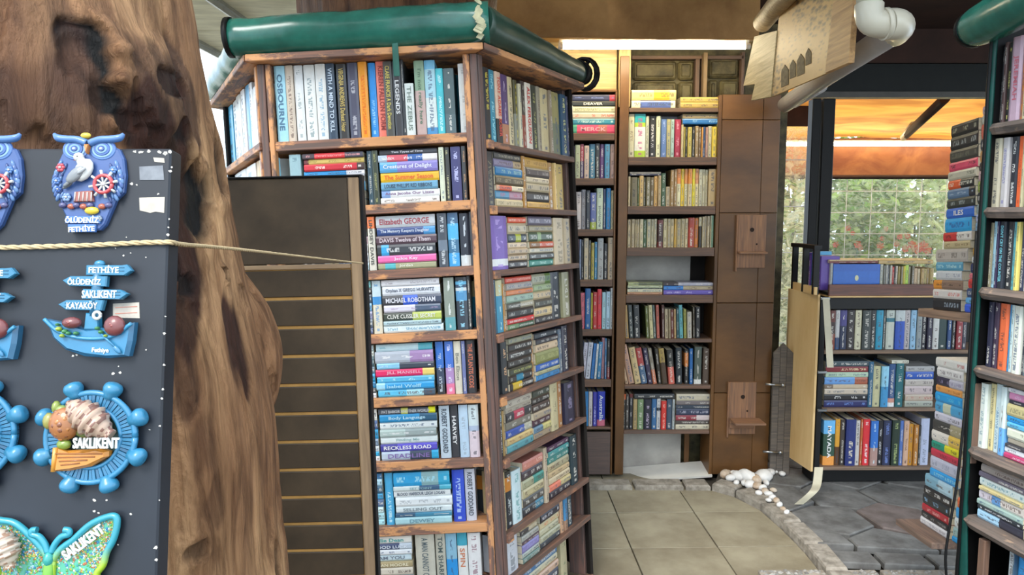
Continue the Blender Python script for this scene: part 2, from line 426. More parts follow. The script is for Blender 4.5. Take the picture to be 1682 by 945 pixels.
def shelf(fr, z, u0, ugap, case, shelfname, data, gain=1.0, depth=.13, ends=None, clipx=None, n0=.012, hx=None):
    """z=(ox,oy,scale) of the measuring crop; u0 shelf top; ugap clear height"""
    ox, oy, sc = z; lines = [l.strip() for l in data.strip().splitlines() if l.strip()]
    ups = 0; piles = [l for l in lines if l[0] == 'P']; np_ = len(piles); pn = 0; tops = []; tcount = 0
    names = {1: ['the'], 2: ['left', 'right'], 3: ['left', 'middle', 'right'], 4: ['left', 'second', 'third', 'right']}[max(1, np_)]
    grp = f'books on the {shelfname} shelf, {case}'; prev = -1e9
    ymid = None
    def sx(x, yy):
        return fr.uv(ox+x/sc, yy)[0]
    def py_of(u):  # approx pixel y of level u at s=0 region is not needed
        return None
    def dep(s0, s1, d):
        if ends is None: return d
        e = min(s0-ends[0], ends[1]-s1); return min(d, max(.03, 1.73*max(e, 0)-.002))
    for l in lines:
        if l[0] in 'UL':
            q = l.split(None, 6); x0, x1, yt = float(q[1]), float(q[2]), float(q[3]); col = q[4]; ink = q[5] if len(q) > 5 else '-'; ti = q[6] if len(q) > 6 else None
            lean = 0
            if l[0] == 'L': lean = -math.radians(float(q[6])); ti = None
            xm = ox+(x0+x1)/2/sc; ut = fr.uv(xm, oy+yt/sc)[1]
            h = ut-u0; h = max(.06, min(h, ugap-.004))
            # pixel y of mid height
            pm = oy+yt/sc; 
            ym = mid_y(fr, xm, u0+h/2)
            s0, s1 = sx(x0, ym), sx(x1, ym); s0 = max(s0, prev+.0006)
            if s1-s0 < .005: s1 = s0+.006
            prev = s1; t = (s1-s0)
            hard = h > .2 or t > .04
            if lean: t *= math.cos(lean); h /= math.cos(lean)*1.0; h = min(h, (ugap-.01)/math.cos(lean)-abs(math.sin(lean))*t)
            ups += 1; nj = n0+random.uniform(0, .012)
            vis = (x1-x0)/sc
            if clipx: vis = max(0, ox+x1/sc - max(ox+x0/sc, clipx(ym)))
            yb = mid_y(fr, xm, u0); area = vis*abs(yb-pm)
            lab = f"{hsv_name(col.split(':')[0])} upright book, {ordn(ups)} from left, {shelfname} shelf, {case}"
            add_book(fr, s0+.0004, u0+.0005, t-.0008, h, dep(s0, s1, depth+(.015 if hard else 0)), col, ink, ti, False, lab, grp, area, gain, nj, lean, hard)
            tops.append((s0, s1, u0+h))
        elif l[0] == 'P':
            hd, *its = l.split('|'); q = hd.split(); x0, x1, yt = float(q[1]), float(q[2]), float(q[3])
            xm = ox+(x0+x1)/2/sc; ut = fr.uv(xm, oy+yt/sc)[1]; H_ = min(ut-u0, ugap-.004); H_ = max(H_, .02)
            ym = mid_y(fr, xm, u0+H_/2); s0, s1 = sx(x0, ym), sx(x1, ym); s0 = max(s0, prev+.001); prev = s1; L = s1-s0
            its = [i.strip().split(None, 3) for i in its]; W = sum(float(i[0]) for i in its); u = u0+.0005
            n = len(its); pname = names[pn]; pn += 1
            Hp = abs(mid_y(fr, xm, u0)-(oy+yt/sc))
            for k, it in reversed(list(enumerate(its))):
                t = H_*float(it[0])/W; col = it[1]; ink = it[2] if len(it) > 2 else '-'; ti = it[3] if len(it) > 3 else None
                j0 = random.uniform(0, .006)*(1 if L > .1 else .3); j1 = random.uniform(0, .006)*(1 if L > .1 else .3)
                vis = (x1-x0)/sc
                if clipx: vis = max(0, ox+x1/sc - max(ox+x0/sc, clipx(ym)))
                area = vis*Hp*float(it[0])/W
                where = f"{pname} pile" if np_ > 1 else 'pile'
                lab = f"{hsv_name(col.split(':')[0])} book {ordn(k+1)} down in {where}, {shelfname} shelf, {case}"
                add_book(fr, s0+j0, u+.0002, t-.0006, L-j0-j1, dep(s0, s1, depth), col, ink, ti, True, lab, grp, area, gain, n0+random.uniform(0, .008), 0, t > .035)
                u += t
            tops.append((s0, s1, u))
        elif l[0] == 'T':
            hd, *its = l.split('|'); q = hd.split(); x0, x1 = float(q[1]), float(q[2]); its = [i.strip().split(None, 3) for i in its]
            yy = mid_y(fr, ox+x0/sc, u0+ugap*.8); s0, s1 = sx(x0, yy), sx(x1, yy)
            under = [t[2] for t in tops if t[1] > s0+.004 and t[0] < s1-.004]; u = max(under)+.0006 if under else u0
            pix = abs(mid_y(fr, ox+x0/sc, u0)-mid_y(fr, ox+x0/sc, u0+.1))/.1
            for k, it in reversed(list(enumerate(its))):
                t = float(it[0])/sc/pix
                if u+t > u0+ugap-.002: break
                tcount += 1
                col = it[1]; ink = it[2] if len(it) > 2 else '-'; ti = it[3] if len(it) > 3 else None
                lab = f"{hsv_name(col.split(':')[0])} book lying across the upright books, {shelfname} shelf, {case}"
                if tcount > 1: lab = f"{ordn(tcount)} book up lying across uprights, {hsv_name(col.split(':')[0])}, {shelfname} shelf, {case}"
                vis = (x1-x0)/sc; add_book(fr, s0, u, t, s1-s0, depth, col, ink, ti, True, lab, grp, vis*float(it[0])/sc, gain, n0+.006, 0, False)
                u += t+.0004
def mid_y(fr, px, u):
    lo, hi = -400., 1500.
    for _ in range(30):
        m = (lo+hi)/2
        if fr.uv(px, m)[1] > u: lo = m
        else: hi = m
    return (lo+hi)/2
# ------------------------------------------------------------------ material set
M_POST = wood('post_wood', '6a3c28', '3c2016', 'a8683a', wear=-.05)
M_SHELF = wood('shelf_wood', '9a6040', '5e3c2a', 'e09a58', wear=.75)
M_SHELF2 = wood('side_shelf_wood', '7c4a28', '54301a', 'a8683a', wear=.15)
M_BACK = mat('case_back', '1a1410', .9)
M_BROWN = mat('brown_ply', '74502c', .38, sc=3, c2='553a20', stretch=(.6, 1.2, 1.2), bump=.04)
M_BROWNS = wood('brown_shelf', '704624', '563418', '7a5638', r=.5, wear=0)
M_TILE = mat('tile', 'a29a84', .45, var=.1, sc=4, bump=.08, c2='857c68')
M_CURB = mat('curb_stone', 'aaa296', .9, var=.15, sc=22, bump=.5, c2='7c756a')
M_PAVE = mat('paver', '7c7c7a', .85, var=.15, sc=9, bump=.5, c2='5c5a58')
M_PAVE2 = mat('paver_red', '807470', .85, var=.1, sc=9, bump=.5, c2='645a55')
M_GRAV = vcol('gravel', .95)
M_EARTH = mat('earth', '4c463e', .95, sc=30, bump=.5)
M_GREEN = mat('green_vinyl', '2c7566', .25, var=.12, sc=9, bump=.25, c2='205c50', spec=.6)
M_DKGREEN = mat('green_tarp', '064a42', .45, var=.2, sc=8, bump=.3, c2='053630')
M_BLACK = mat('black_plastic', '0c0c0d', .5, var=.1, spec=.25)
M_METAL = mat('metal', 'b8bcc0', .3, metal=1, bump=0)
M_WHITE = mat('white_plastic', 'ccc8bc', .35, var=.03, bump=.03)
M_CREAM = mat('cream_strap', 'cfc8b0', .7, var=.06)
# ------------------------------------------------------------------ floor, terrace
fl = MB(); fl.box((-6, -3, -.2), (1.9, 8, -.02)); FLOOR = fl.build('floor', M_EARTH); tag(FLOOR, kind='structure')
g2 = MB(); g2.box((1.9, -3, -.2), (9, 12, .0)); tag(g2.build('ground_terrace', M_EARTH), kind='structure')
def clip(poly, a, b):   # keep left of a->b
    out = []; n = len(poly)
    def sd(p): return (b[0]-a[0])*(p[1]-a[1])-(b[1]-a[1])*(p[0]-a[0])
    for i in range(n):
        p, q = poly[i], poly[(i+1) % n]; sp_, sq = sd(p), sd(q)
        if sp_ >= 0: out.append(p)
        if sp_*sq < 0:
            t = sp_/(sp_-sq); out.append((p[0]+(q[0]-p[0])*t, p[1]+(q[1]-p[1])*t))
    return out
def shrink(poly, g):
    n = len(poly)
    cx = sum(p[0] for p in poly)/n; cy = sum(p[1] for p in poly)/n
    return [(cx+(x-cx)*(1-g/max(.02, math.hypot(x-cx, y-cy))), cy+(y-cy)*(1-g/max(.02, math.hypot(x-cx, y-cy)))) for x, y in poly]
curbpx = [(1168, 797), (1208, 808), (1250, 830), (1287, 862), (1322, 897), (1358, 940), (1400, 1000)]
CU = [onz(x, y, .03) for x, y in curbpx]
A_ = onz(997, 806); T1 = onz(1055, 945); dirY = (T1-A_); dirY.z = 0; dirY = -dirY.normalized(); dirX = Vector((dirY.y, -dirY.x, 0))
org = onz(1013, 843)
for i in range(-7, 9):
    for j in range(-6, 2):
        p0 = org + dirX*(.4*i) + dirY*(.4*j)
        q = [p0, p0+dirX*.4, p0+dirX*.4+dirY*.4, p0+dirY*.4]; q = [(v.x, v.y) for v in q]
        for k in range(len(CU)-1):
            a, b = CU[k], CU[k+1]; q = clip(q, (b.x, b.y), (a.x, a.y)) if len(q) > 2 else q
        if len(q) > 2: q = clip(q, (5, 4.24), (-5, 4.24))
        if len(q) < 3 or max(v[0] for v in q)-min(v[0] for v in q) < .04: continue
        if max(v[1] for v in q) < 2.2 or max(v[0] for v in q) < -.3: continue
        q = [v for v in q]
        b = MB(); q2 = []
        cxx = sum(v[0] for v in q)/len(q); cyy = sum(v[1] for v in q)/len(q)
        q2 = [(x-(.003 if x > cxx else -.003), y-(.003 if y > cyy else -.003)) for x, y in q]
        b.prism([(x-cxx, y-cyy) for x, y in q2], -.018, 0, inset=.0015)
        b.build('floor_tile', M_TILE, FLOOR, Matrix.Translation((cxx, cyy, random.uniform(-.001, .001))))
def stone(poly, z0, z1, m, name, parent, inset=.006):
    cxx = sum(v[0] for v in poly)/len(poly); cyy = sum(v[1] for v in poly)/len(poly)
    b = MB(); b.prism([(x-cxx+random.uniform(-.003, .003), y-cyy+random.uniform(-.003, .003)) for x, y in poly], z0, z1, inset=inset)
    return b.build(name, m, parent, Matrix.Translation((cxx, cyy, 0)) @ Matrix.Rotation(random.uniform(-.01, .01), 4, 'X'))
for k in range(len(CU)-1):
    a, b = CU[k], CU[k+1]; d = (b-a).normalized(); n_ = Vector((-d.y, d.x, 0)); wd = .095
    n0_ = n_; a2 = a + d*.006; b2 = b - d*.006
    stone([(a2.x, a2.y), (b2.x, b2.y), (b2+n0_*wd).xy[:], (a2+n0_*wd).xy[:]], -.02, .045, M_CURB, 'curb_stone', FLOOR, .01)
for x0, x1 in ((935, 1040), (1043, 1124), (1127, 1168)):
    a = onz(x0, 806); b = onz(x1, 806); stone([(a.x, a.y), (b.x-.004, b.y), (b.x-.004, b.y+.1), (a.x, a.y+.1)], -.02, .03, M_CURB, 'curb_stone', FLOOR, .01)
# hexagonal-ish pavers on the terrace (slightly raised)
ZT = .035
LB = [onz(1258, 800, ZT), onz(1342, 895, ZT)]
HXr = .2
row = 0; y = 3.0
base = onz(1475, 852, ZT)
for r_ in range(-5, 7):
    for c_ in range(-5, 7):
        cx_ = base.x + c_*HXr*1.732 + (r_ % 2)*HXr*.866; cy_ = base.y + r_*HXr*1.5
        random.seed(r_*50+c_); 
        pts = []
        for k in range(6):
            an = math.radians(60*k+30+6); X_ = cx_+math.cos(an)*HXr; Y_ = cy_+math.sin(an)*HXr
            jx = noise.noise(Vector((round(X_, 2)*3.1, round(Y_, 2)*3.3, 1.7)))*.05; jy = noise.noise(Vector((round(X_, 2)*2.7, round(Y_, 2)*3.7, 9.2)))*.05
            pts.append((X_+jx, Y_+jy))
        a, b = LB; pts = clip(pts, (a.x, a.y), (b.x, b.y))
        if len(pts) > 2:
            c3 = onz(1342, 895, ZT); d3 = onz(1560, 905, ZT); pts = clip(pts, (c3.x, c3.y), (d3.x, d3.y))
        if len(pts) < 3: continue
        xs = [p[0] for p in pts]
        if max(xs)-min(xs) < .06 or min(p[1] for p in pts) > 5.2 or min(xs) > 3.1: continue
        stone(shrink(pts, .009), 0, ZT+random.uniform(-.004, .006), M_PAVE2 if (r_, c_) == (0, 0) else M_PAVE, 'paving_slab', FLOOR, .006)
random.seed(11)
a = onz(1345, 900, ZT); b = onz(1600, 910, ZT)
for k in range(3):
    p = a.lerp(b, k/3); q = a.lerp(b, (k+1)/3)
    stone([(p.x+.01, p.y-.01), (q.x-.01, q.y-.01), (q.x-.01, q.y-.12), (p.x+.01, p.y-.12)], 0, .03, M_PAVE, 'kerb_block', FLOOR)
# exposed-aggregate slabs
gb = MB()
a = onz(1385, 930, 0); 
for (x0, x1, y0, y1) in ((1.05, 1.55, 2.45, 3.02), (1.57, 2.1, 2.45, 3.02), (1.05, 1.55, 2.0, 2.43), (1.57, 2.1, 2.0, 2.43)):
    s = MB(); s.box((x0-(x0+x1)/2, y0-(y0+y1)/2, -.02), ((x1-x0)/2, (y1-y0)/2, .018), ch=.004)
    s.build('gravel_slab', M_CURB, FLOOR, Matrix.Translation(((x0+x1)/2, (y0+y1)/2, 0)))
    for _ in range(900):
        px_, py_ = random.uniform(x0+.01, x1-.01), random.uniform(y0+.01, y1-.01); r = random.uniform(.005, .012); v = random.uniform(.16, .42)
        k = len(gb.v); c = (v, v*.96, v*.88); an = random.random()*3
        e = [(px_+math.cos(an+i*1.57)*r*(1+.4*(i % 2)), py_+math.sin(an+i*1.57)*r, .018) for i in range(4)]
        gb.add(e+[(px_, py_, .018+r*.7)], [(0, 1, 4), (1, 2, 4), (2, 3, 4), (3, 0, 4)], c)
gb.build('aggregate_stones', M_GRAV, FLOOR)['kind'] = 'stuff'
# white pebbles
M_PEB = mat('pebble', 'cfc4b4', .6, var=.1, sc=20, bump=.1, c2='b39a80')
M_PEB2 = mat('pebble_white', 'e4e2de', .5, var=.05, sc=20, bump=.1)
pebs = [(1190,787,11),(1200,792,9),(1212,790,12),(1226,792,17),(1240,796,12),(1254,791,16),(1265,783,9),(1275,780,7),(1196,783,7),(1205,784,7),(1218,783,7),(1232,803,10),(1244,806,9),(1222,800,7),(1252,808,8),(1256,814,8),(1246,816,6),(1262,818,7),(1268,824,7),(1262,828,5),(1275,829,7),(1280,836,7),(1270,812,6),(1286,842,5),(1292,848,6),(1236,787,7),(1245,786,6),(1210,799,6),(1284,784,6),(1258,800,7)]
PEBO = []
for (px_, py_, r) in pebs:
    p = onz(px_, py_, .03); R = r/F*p.y*1.08; m = MB(); m.ell((0, 0, 0), (R, R*random.uniform(.6, .9), R*.65), nu=10, nv=7)
    vs = [Vector(v) for v in m.v]; m.v = [tuple(v*(1+.18*noise.noise(v*30+Vector((px_, 0, 0))))) for v in vs]
    o = m.build('pebble', M_PEB2 if random.random() < .55 else M_PEB, None, Matrix.Translation((p.x, p.y, .045+R*.3)) @ Matrix.Rotation(random.random()*3, 4, 'Z'))
    tag(o, 'smooth pale pebble in the white pebble heap behind the curved curb', 'pebble', 'white pebbles beside the curb'); PEBO.append((px_, o))
for i, (x_, o) in enumerate(sorted(PEBO, key=lambda t: t[0])): o['label'] = f"{'white' if 'white' in o.data.materials[0].name else 'tan'} pebble, {['first','second','third','fourth','fifth','sixth','seventh','eighth','ninth','tenth','eleventh','twelfth','thirteenth','fourteenth','fifteenth','sixteenth','seventeenth','eighteenth','nineteenth','twentieth','twenty-first','twenty-second','twenty-third','twenty-fourth','twenty-fifth','twenty-sixth','twenty-seventh','twenty-eighth','twenty-ninth','thirtieth'][i]} from the left in the heap behind the curb"
pb = MB(); pb.prism([(v.x+.03, v.y+.03) for v in CU[:5]]+[(v.x, v.y) for v in (onz(1335,890,.02), onz(1270,800,.02), onz(1262,779,.02), onz(1180,779,.02))], 0, .028); pb.build('pebble_bed', M_EARTH, FLOOR)

# ------------------------------------------------------------------ hexagonal bookcase
Up = Vector((-.05, .053, 1)).normalized()
P1 = at(801, 440, 2.37)
FF = Face(P1, (1, 0, .05), Up)
s0 = FF.uv(431, 240)[0]; SIDE = -s0
FF.O = FF.P(s0, 0)                      # origin at the left corner P0
def rotU(v, deg): return Matrix.Rotation(math.radians(deg), 3, Up) @ v
FR = Face(FF.P(SIDE, 0), rotU(FF.S, 60), Up)
S6 = rotU(FF.S, -60); FL = Face(FF.O - S6*SIDE, S6, Up)
HS = [(FR.P(SIDE, 0), rotU(FF.S, 120)), ]
HEX = empty('bookcase', FF.O.copy() - Vector((0, 0, FF.O.z)), 'tall hexagonal brown wooden bookcase under a rolled green vinyl cover', 'bookcase')
INVH = HEX.matrix_basis.inverted()
def hb(name, fr, *a, **k):
    o = board(name, fr, *a, **k); o.parent = HEX; o.matrix_basis = INVH @ o.matrix_basis; return o
def trap(name, fr, u0, u1, dpt, over, m, n_front=0.0, label=None, split=None):
    """hexagon segment board: front edge full side, back narrowed by 60 degree mitres"""
    k = math.tan(math.radians(30)); b = MB()
    L = SIDE; e = over*k
    a = [(-e+.003, -over), (L+e-.003, -over), (L-dpt*k-.003, dpt), (dpt*k+.003, dpt)]
    vs = [(x-L/2, y, z) for z in (u0-(u0+u1)/2, u1-(u0+u1)/2) for x, y in a]
    b.add(vs, [(3, 2, 1, 0), (4, 5, 6, 7), (0, 1, 5, 4), (1, 2, 6, 5), (2, 3, 7, 6), (3, 0, 4, 7)])
    o = b.build(name, m, HEX, INVH @ fr.M(L/2, (u0+u1)/2, 0)); 
    md = o.modifiers.new('b', 'BEVEL'); md.width = .002; md.segments = 1
    return o
fpx = [(615, 225), (690, 332.5), (700, 440.5), (700, 546), (705, 651.5), (705, 757), (710, 863.5)]
UF = [FF.uv(x, y)[1] for x, y in fpx]; UF.append(UF[-1]-(UF[0]-UF[-1])/6)
rpx = [(860, 241.8), (880, 342.2), (880, 438.6), (890, 532.5), (890, 628), (890, 723), (900, 831), (915, 890)]
UR = [FR.uv(x, y)[1] for x, y in rpx]
UL = [FL.uv(405, 253)[1]]; UL.append(UL[0]-.218)
UTOP = FF.uv(700, 92)[1]
print('SIDE', SIDE, 'UF', [round(u, 3) for u in UF], 'UR', [round(u, 3) for u in UR], 'UL', UL, 'UTOP', UTOP, 'O', FF.O)
UBOT = -FF.O.z + .03
DP = .2
for u in UF: trap('shelf', FF, u-.03, u, DP, 0, M_SHELF)
step = (UF[0]-UF[-2])/6
u = UF[-1]-step
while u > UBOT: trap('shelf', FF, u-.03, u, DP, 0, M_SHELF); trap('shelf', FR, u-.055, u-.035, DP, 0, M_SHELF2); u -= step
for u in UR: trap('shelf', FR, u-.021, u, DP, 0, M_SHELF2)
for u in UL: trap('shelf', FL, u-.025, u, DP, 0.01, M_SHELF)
FB = []; fr = FR
c = FR
for i in range(3):
    c = Face(c.P(SIDE, 0), rotU(c.S, 60), Up); FB.append(c)
for c in FB:      # closed rear faces
    b = hb('back_panel', c, 0, SIDE, UBOT, UTOP, .0, .015, M_BACK)
for c in (FF, FR, FL): hb('inner_back', c, DP*.577, SIDE-DP*.577, UBOT, UTOP, DP+.005, DP+.015, M_BACK)
for c in (FF, FR, FL): trap('top_rim', c, UTOP, UTOP+.022, DP, .045, M_SHELF)
for c in FB: trap('top_rim', c, UTOP, UTOP+.022, DP, .045, M_SHELF)
k_ = FF.uv(452, 240)[0]
hb('post', FF, .0, .022, UBOT, UTOP-.001, -.004, .03, M_POST, axis='z')
hb('post', FF, .026, k_, UBOT, UTOP-.001, -.006, .028, M_SHELF, axis='z')
k1 = SIDE-.045
hb('post', FF, k1, k1+.02, UBOT, UTOP-.001, -.004, .045, M_SHELF, axis='z')
hb('post', FF, k1+.022, SIDE, UBOT, UTOP-.001, -.006, .03, M_POST, axis='z')
hb('post', FR, .002, .026, UBOT, UTOP-.001, -.004, .03, M_POST, axis='z')
hb('post', FR, SIDE-.02, SIDE, UBOT, UTOP-.001, .03, .10, M_POST, axis='z')
hb('post', FL, SIDE-.035, SIDE-.012, UBOT, UTOP-.001, -.004, .03, M_SHELF, axis='z')
for i, u in enumerate(UR): hb('corner_block', FR, .026, .062, u-.028, u+.0005, -.012, .004, M_SHELF)
cf, cr_ = 'hexagonal bookcase front', 'hexagonal bookcase right face'
SN = ['top', 'second', 'third', 'fourth', 'fifth', 'sixth', 'seventh', 'bottom visible']
cl = lambda y: 594+(y-290)*.024
E = (.0, SIDE)
GAPF = step-.034
fdat = [((430, 80, 3.936), '''
U 80 150 87 9ad0e4 3a6a8a OSBOURNE
U 150 202 90 cbbcaa
U 204 262 87 dcdfe0 8a9a9a
U 268 340 70 e0e2df 6f8a90
U 345 412 78 dcdcd8 6aa0c0
U 412 470 70 2e4358 c8d8e8 WITH A MIND TO KILL
U 482 546 90 2f2f30 c8b060 VIRGINIA ANDREWS Darkest Hour
U 550 620 68 4a4c62 c0c0c8
U 624 682 62 f39a12 e05a10
U 686 735 80 1f8fe0 a8d8f8
U 737 802 55 f07a66 8a1f18 KIEREN FALLON FORM'''),
]
d0 = '''
U 215 277 168 4c4a44 d8c860 CLARE FRANCIS A Dark Devotion
U 280 338 165 35353a e8e8e8 LEGENDS
U 340 358 155 2c3036
U 360 428 322 e2e8e2 7a8a80 THE ZEBUS
U 432 503 158 8aa888:.4:c8a8a0 5a7a60 I'm not really here
U 505 582 155 6fbce0:.12:a8d4e0:.5:dce4e0:.9:3a90c8
U 584 638 215 35c0cc d0f0f0
U 640 715 216 3d5558:.7:4a6064
U 745 822 180 d5d5d0 a0a0a0'''
CASES_DATA = dict(front=[
 ((430, 80, 3.936), fdat[0][1]), ((580, 60, 4.295), d0)])
# second row and lower rows
F2a = '''
U 175 250 660 8fb0b8 5a7a88
P 262 664 634 | 45 4a4048:.2:d83038:.7:4a4a58 e8a0a0 YORKSHIRE RIPPER | 44 6a2830:.08:c8b060 8a7a30 CARDINAL | 58 c82838:.88:4a3a3a f0e8e0 WILBUR SMITH On Leopard Rock | 40 2a90d0:.7:e8e8ee | 60 e8e8f0 | 70 3aa0d0 | 70 e4e4e0 | 60 8fc0d8
'''
F2b = '''
U 62 84 68 2c4a58
U 85 112 66 3a4434 a8a870
P 113 390 49 | 26 2e3038 d8d8e0 Two Types of Time | 34 b8c8d8:.15:e06070:.5:3a68b0:.75:e8e0e0 f0f0f0 | 53 5aa8d8:.3:8a80c8 e8e8f8 Creatures of Delight | 47 f5b81a e86018 The Summer Season | 40 6fa8c8 284058 LOUISE PHILLIPS RED RIBBONS | 37 88a8d8:.15:e8e8e8 8a6a90 Anna Jacobs Our Lizzie | 31 ece8e0
U 392 416 55 d8dcc0
U 417 440 55 2c2c28 d0c890
U 446 492 52 2e2a6a c8c8f0
U 496 518 52 2a2828 c09060
'''
F3 = '''
P 42 150 300 | 80 e8f0f4 | 70 9fd4e8 | 60 e8c8d0 | 70 f0f0f0 | 80 dfe4e8 | 60 b8d0d8
U 158 236 298 ef7a3a:.22:ddd8c8 4a4a48 LINDSEY DAVIS
P 240 922 285 | 130 c8ccd0 a03848 Elizabeth GEORGE | 92 2c4a84:.8:4a98d0 d0d8e8 The Memory Keepers Daughter | 98 5a4450 d8c8d0 DAVIS Twelve of Them | 122 3a4048:.07:3aa8e0:.2:3a4048 e0e0e0 | 82 f070b0 ffe0f0 Jackie Kay | 74 a8a884:.12:58b8c0:.3:a8a884 f0f0e0 Jordan
U 935 1040 262 3c4450:.5:6a7888:.7:3c4450 d0d4d8
U 1046 1166 256 2f5a80:.2:48b0e0:.5:2a6a90:.75:30a0e0 c0e0f0
U 1180 1292 270 10182c:.8:d0d4d4 e0e8f0
U 1294 1372 250 2a2c30 808890
'''
F4 = '''
P 50 200 180 | 75 8fd8d8 | 75 2c2c30 | 100 4a5a68 | 90 7ab0d8 | 90 a0a0c0 | 90 6a7888 | 80 5a6a90
U 206 304 205 c8dce4:.3:3a90d0:.45:e0d8c0 4a90c8
P 312 982 182 | 75 e8e8ec b0a8b0 | 108 dfe4ec 5a6478 Orphan X GREGG HURWITZ | 112 3c4048:.35:2a60d8:.6:3c4860 e8e8f0 MICHAEL ROBOTHAM | 84 dcd8e4:.55:4a5e78 a890b0 | 98 38443c:.5:c0cc60 e8e8e0 CLIVE CUSSLER SECRET | 52 b0ccd4 | 86 d8e8ec 4a90b0
U 1005 1122 180 8a9488:.75:5aa0a8 e8ece8
U 1137 1262 175 18242e:.08:5ab0d8:.14:204060:.2:c8d0d4:.26:4a90c0:.45:203040 9ad8f0
U 1264 1305 160 101820
'''
F5 = '''
P 90 232 168 | 70 c0d0d0 | 70 e0e8e0 | 110 4a6870 | 90 6a8898 | 90 20a8d8 | 80 2098d0 | 60 384048 | 60 f0f0f0
P 235 902 152 | 85 c8e4ec:.75:5ab8c8 7ab8c8 | 140 b8c0cc:.6:a888b8 f0f0f0 | 76 8ac8e8:.4:3a4454 f0f0f0 | 90 e8286a:.8:f0d070 f8b0c8 JILL MANSELL | 70 58b8e0 c8f0f8 | 86 a0d8f0:.15:20a0e0 a8e0f8 Isabel Wolff | 86 58c0e8:.5:a8e0f0:.8:40586c
U 912 1000 150 2a70c8:.5:30405a:.8:20242c d0d8e0
U 1016 1112 145 3a70d0:.5:b08ac0:.8:e878a0 e0e0f0
U 1118 1198 140 d8d0bc 8a8a80 Ben Elton
U 1204 1246 135 6a74a8
U 1248 1355 125 26262c d07050 THE ATLANTIS CODE
'''
F6 = '''
P 110 250 178 | 120 e8e8e0 | 95 4a6898 | 100 2098c8 | 75 8098b0 | 60 e0e8e8 | 50 20a8d8 | 55 f0f0f0
P 262 874 170 | 66 48505c:.4:d8d868:.52:48505c:.88:e8e800 c8ccd0 PAT BARKER ANOTHER WORLD | 86 1890c8:.7:205878 b8e0f0 Body Language | 80 dce4e4 | 84 b0c4c0:.45:9aa8a8 e8e8e8 | 76 dce6e6 9ab8b8 Finding Me | 84 3a3a98:.3:5a50c8 f0f0f8 RECKLESS ROAD | 96 b8c8d8:.5:38485c:.88:20a8d8 8068a8 DEADLINE
U 890 1000 175 c0d0dc 283848 ROBERT GODDARD
U 1004 1086 168 2a2c34 e8e8e8 HARVEY
U 1094 1192 165 b8d0e4 98a8b8
U 1196 1302 155 c8d8dc:.4:a8b8d0:.5:d8c8d0
'''
F7 = '''
P 14 190 172 | 60 3a78a8 | 75 b0d8e8 | 85 30607c | 72 38a0d0 | 88 4a6890 | 65 d0ecec | 75 b0e0e8 | 70 a8dce4
U 210 302 165 40a8d8 d0f0f8
P 306 960 152 | 160 20a0d8:.5:90b8bc:.8:28a8d0 a8e0f0 | 56 d0dcdc:.45:30587c:.8:48b0c8 8ab0b8 SET POINT | 76 dfe4e4 405068 BLOOD HARBOUR LEIGH LOGAN | 108 e4eaec a0a8b0 | 76 dae6e8 788890 SELLING OUT | 50 2a5878:.35:3a88a8 | 86 a8d4dc 6a98a8 DEWEY
U 962 1098 135 2048c8 c0d8f8
U 1103 1218 130 c8ccd8 38404c ROBERT GODDARD
'''
F8 = '''
P 40 568 218 | 100 f0ece4 30a0a0 Ellie Dean | 88 3a4a70:.7:c0ccd8 e0e8f0 GOOD LUCK | 74 dfe4e8 | 100 c8dce4 6a7888 I AM YOU | 90 a89870 e8e0c0 SUSAN MOORE | 110 d0c8b8 | 100 8a98a0 | 90 c8c8c0
U 600 832 215 c8c4b4 5a6a70 A MAN CANNOT CRY
U 842 962 210 c0bcac 4a5a58 TOM SHARPE
U 968 1100 200 88b8d0:.5:1890d8
U 1106 1228 195 38a0b8:.25:e0e0dc c87850 SPIN
U 1234 1390 185 dcdcdc 8a5a6a
'''
shelf(FF, (430, 80, 3.936), UF[0], UTOP-UF[0], cf, 'top', fdat[0][1], depth=.15, ends=E)
_n = len(BOOKS)
shelf(FF, (580, 60, 4.295), UF[0], UTOP-UF[0], cf, 'top', d0, depth=.15, ends=E)
for i, b in enumerate(BOOKS[_n:]):
    b['label'] = b['label'].replace(ordn(i+1)+' from', ordn(i+12)+' from')
shelf(FF, (430, 80, 3.936), UF[1], GAPF, cf, 'second', F2a, ends=E, clipx=cl)
for b in BOOKS: b['label'] = b['label'].replace('down in pile, second shelf', 'down in left pile, second shelf')
_n = len(BOOKS)
shelf(FF, (580, 220, 2.779), UF[1], GAPF, cf, 'second', F2b, ends=E, clipx=cl)
for b in BOOKS[_n:]:
    b['label'] = b['label'].replace('down in pile, second shelf', 'down in middle pile, second shelf')
    for i in range(8, 0, -1): b['label'] = b['label'].replace('book, '+ordn(i)+' from', 'book, '+ordn(i+1)+' from') if 'book, '+ordn(i)+' from' in b['label'] and 'upright' in b['label'] and not b.get('f') else b['label']
_done = set()
for z, u, nm, dat in (((580, 310, 6.75), UF[2], 'third', F3), ((580, 430, 6.75), UF[3], 'fourth', F4), ((580, 540, 6.748), UF[4], 'fifth', F5),
                      ((580, 640, 6.3), UF[5], 'sixth', F6), ((600, 750, 6.748), UF[6], 'seventh', F7), ((600, 850, 7.313), UF[7], 'eighth', F8)):
    shelf(FF, z, u, GAPF, cf, nm, dat, ends=E, clipx=cl)
GR = 1.12
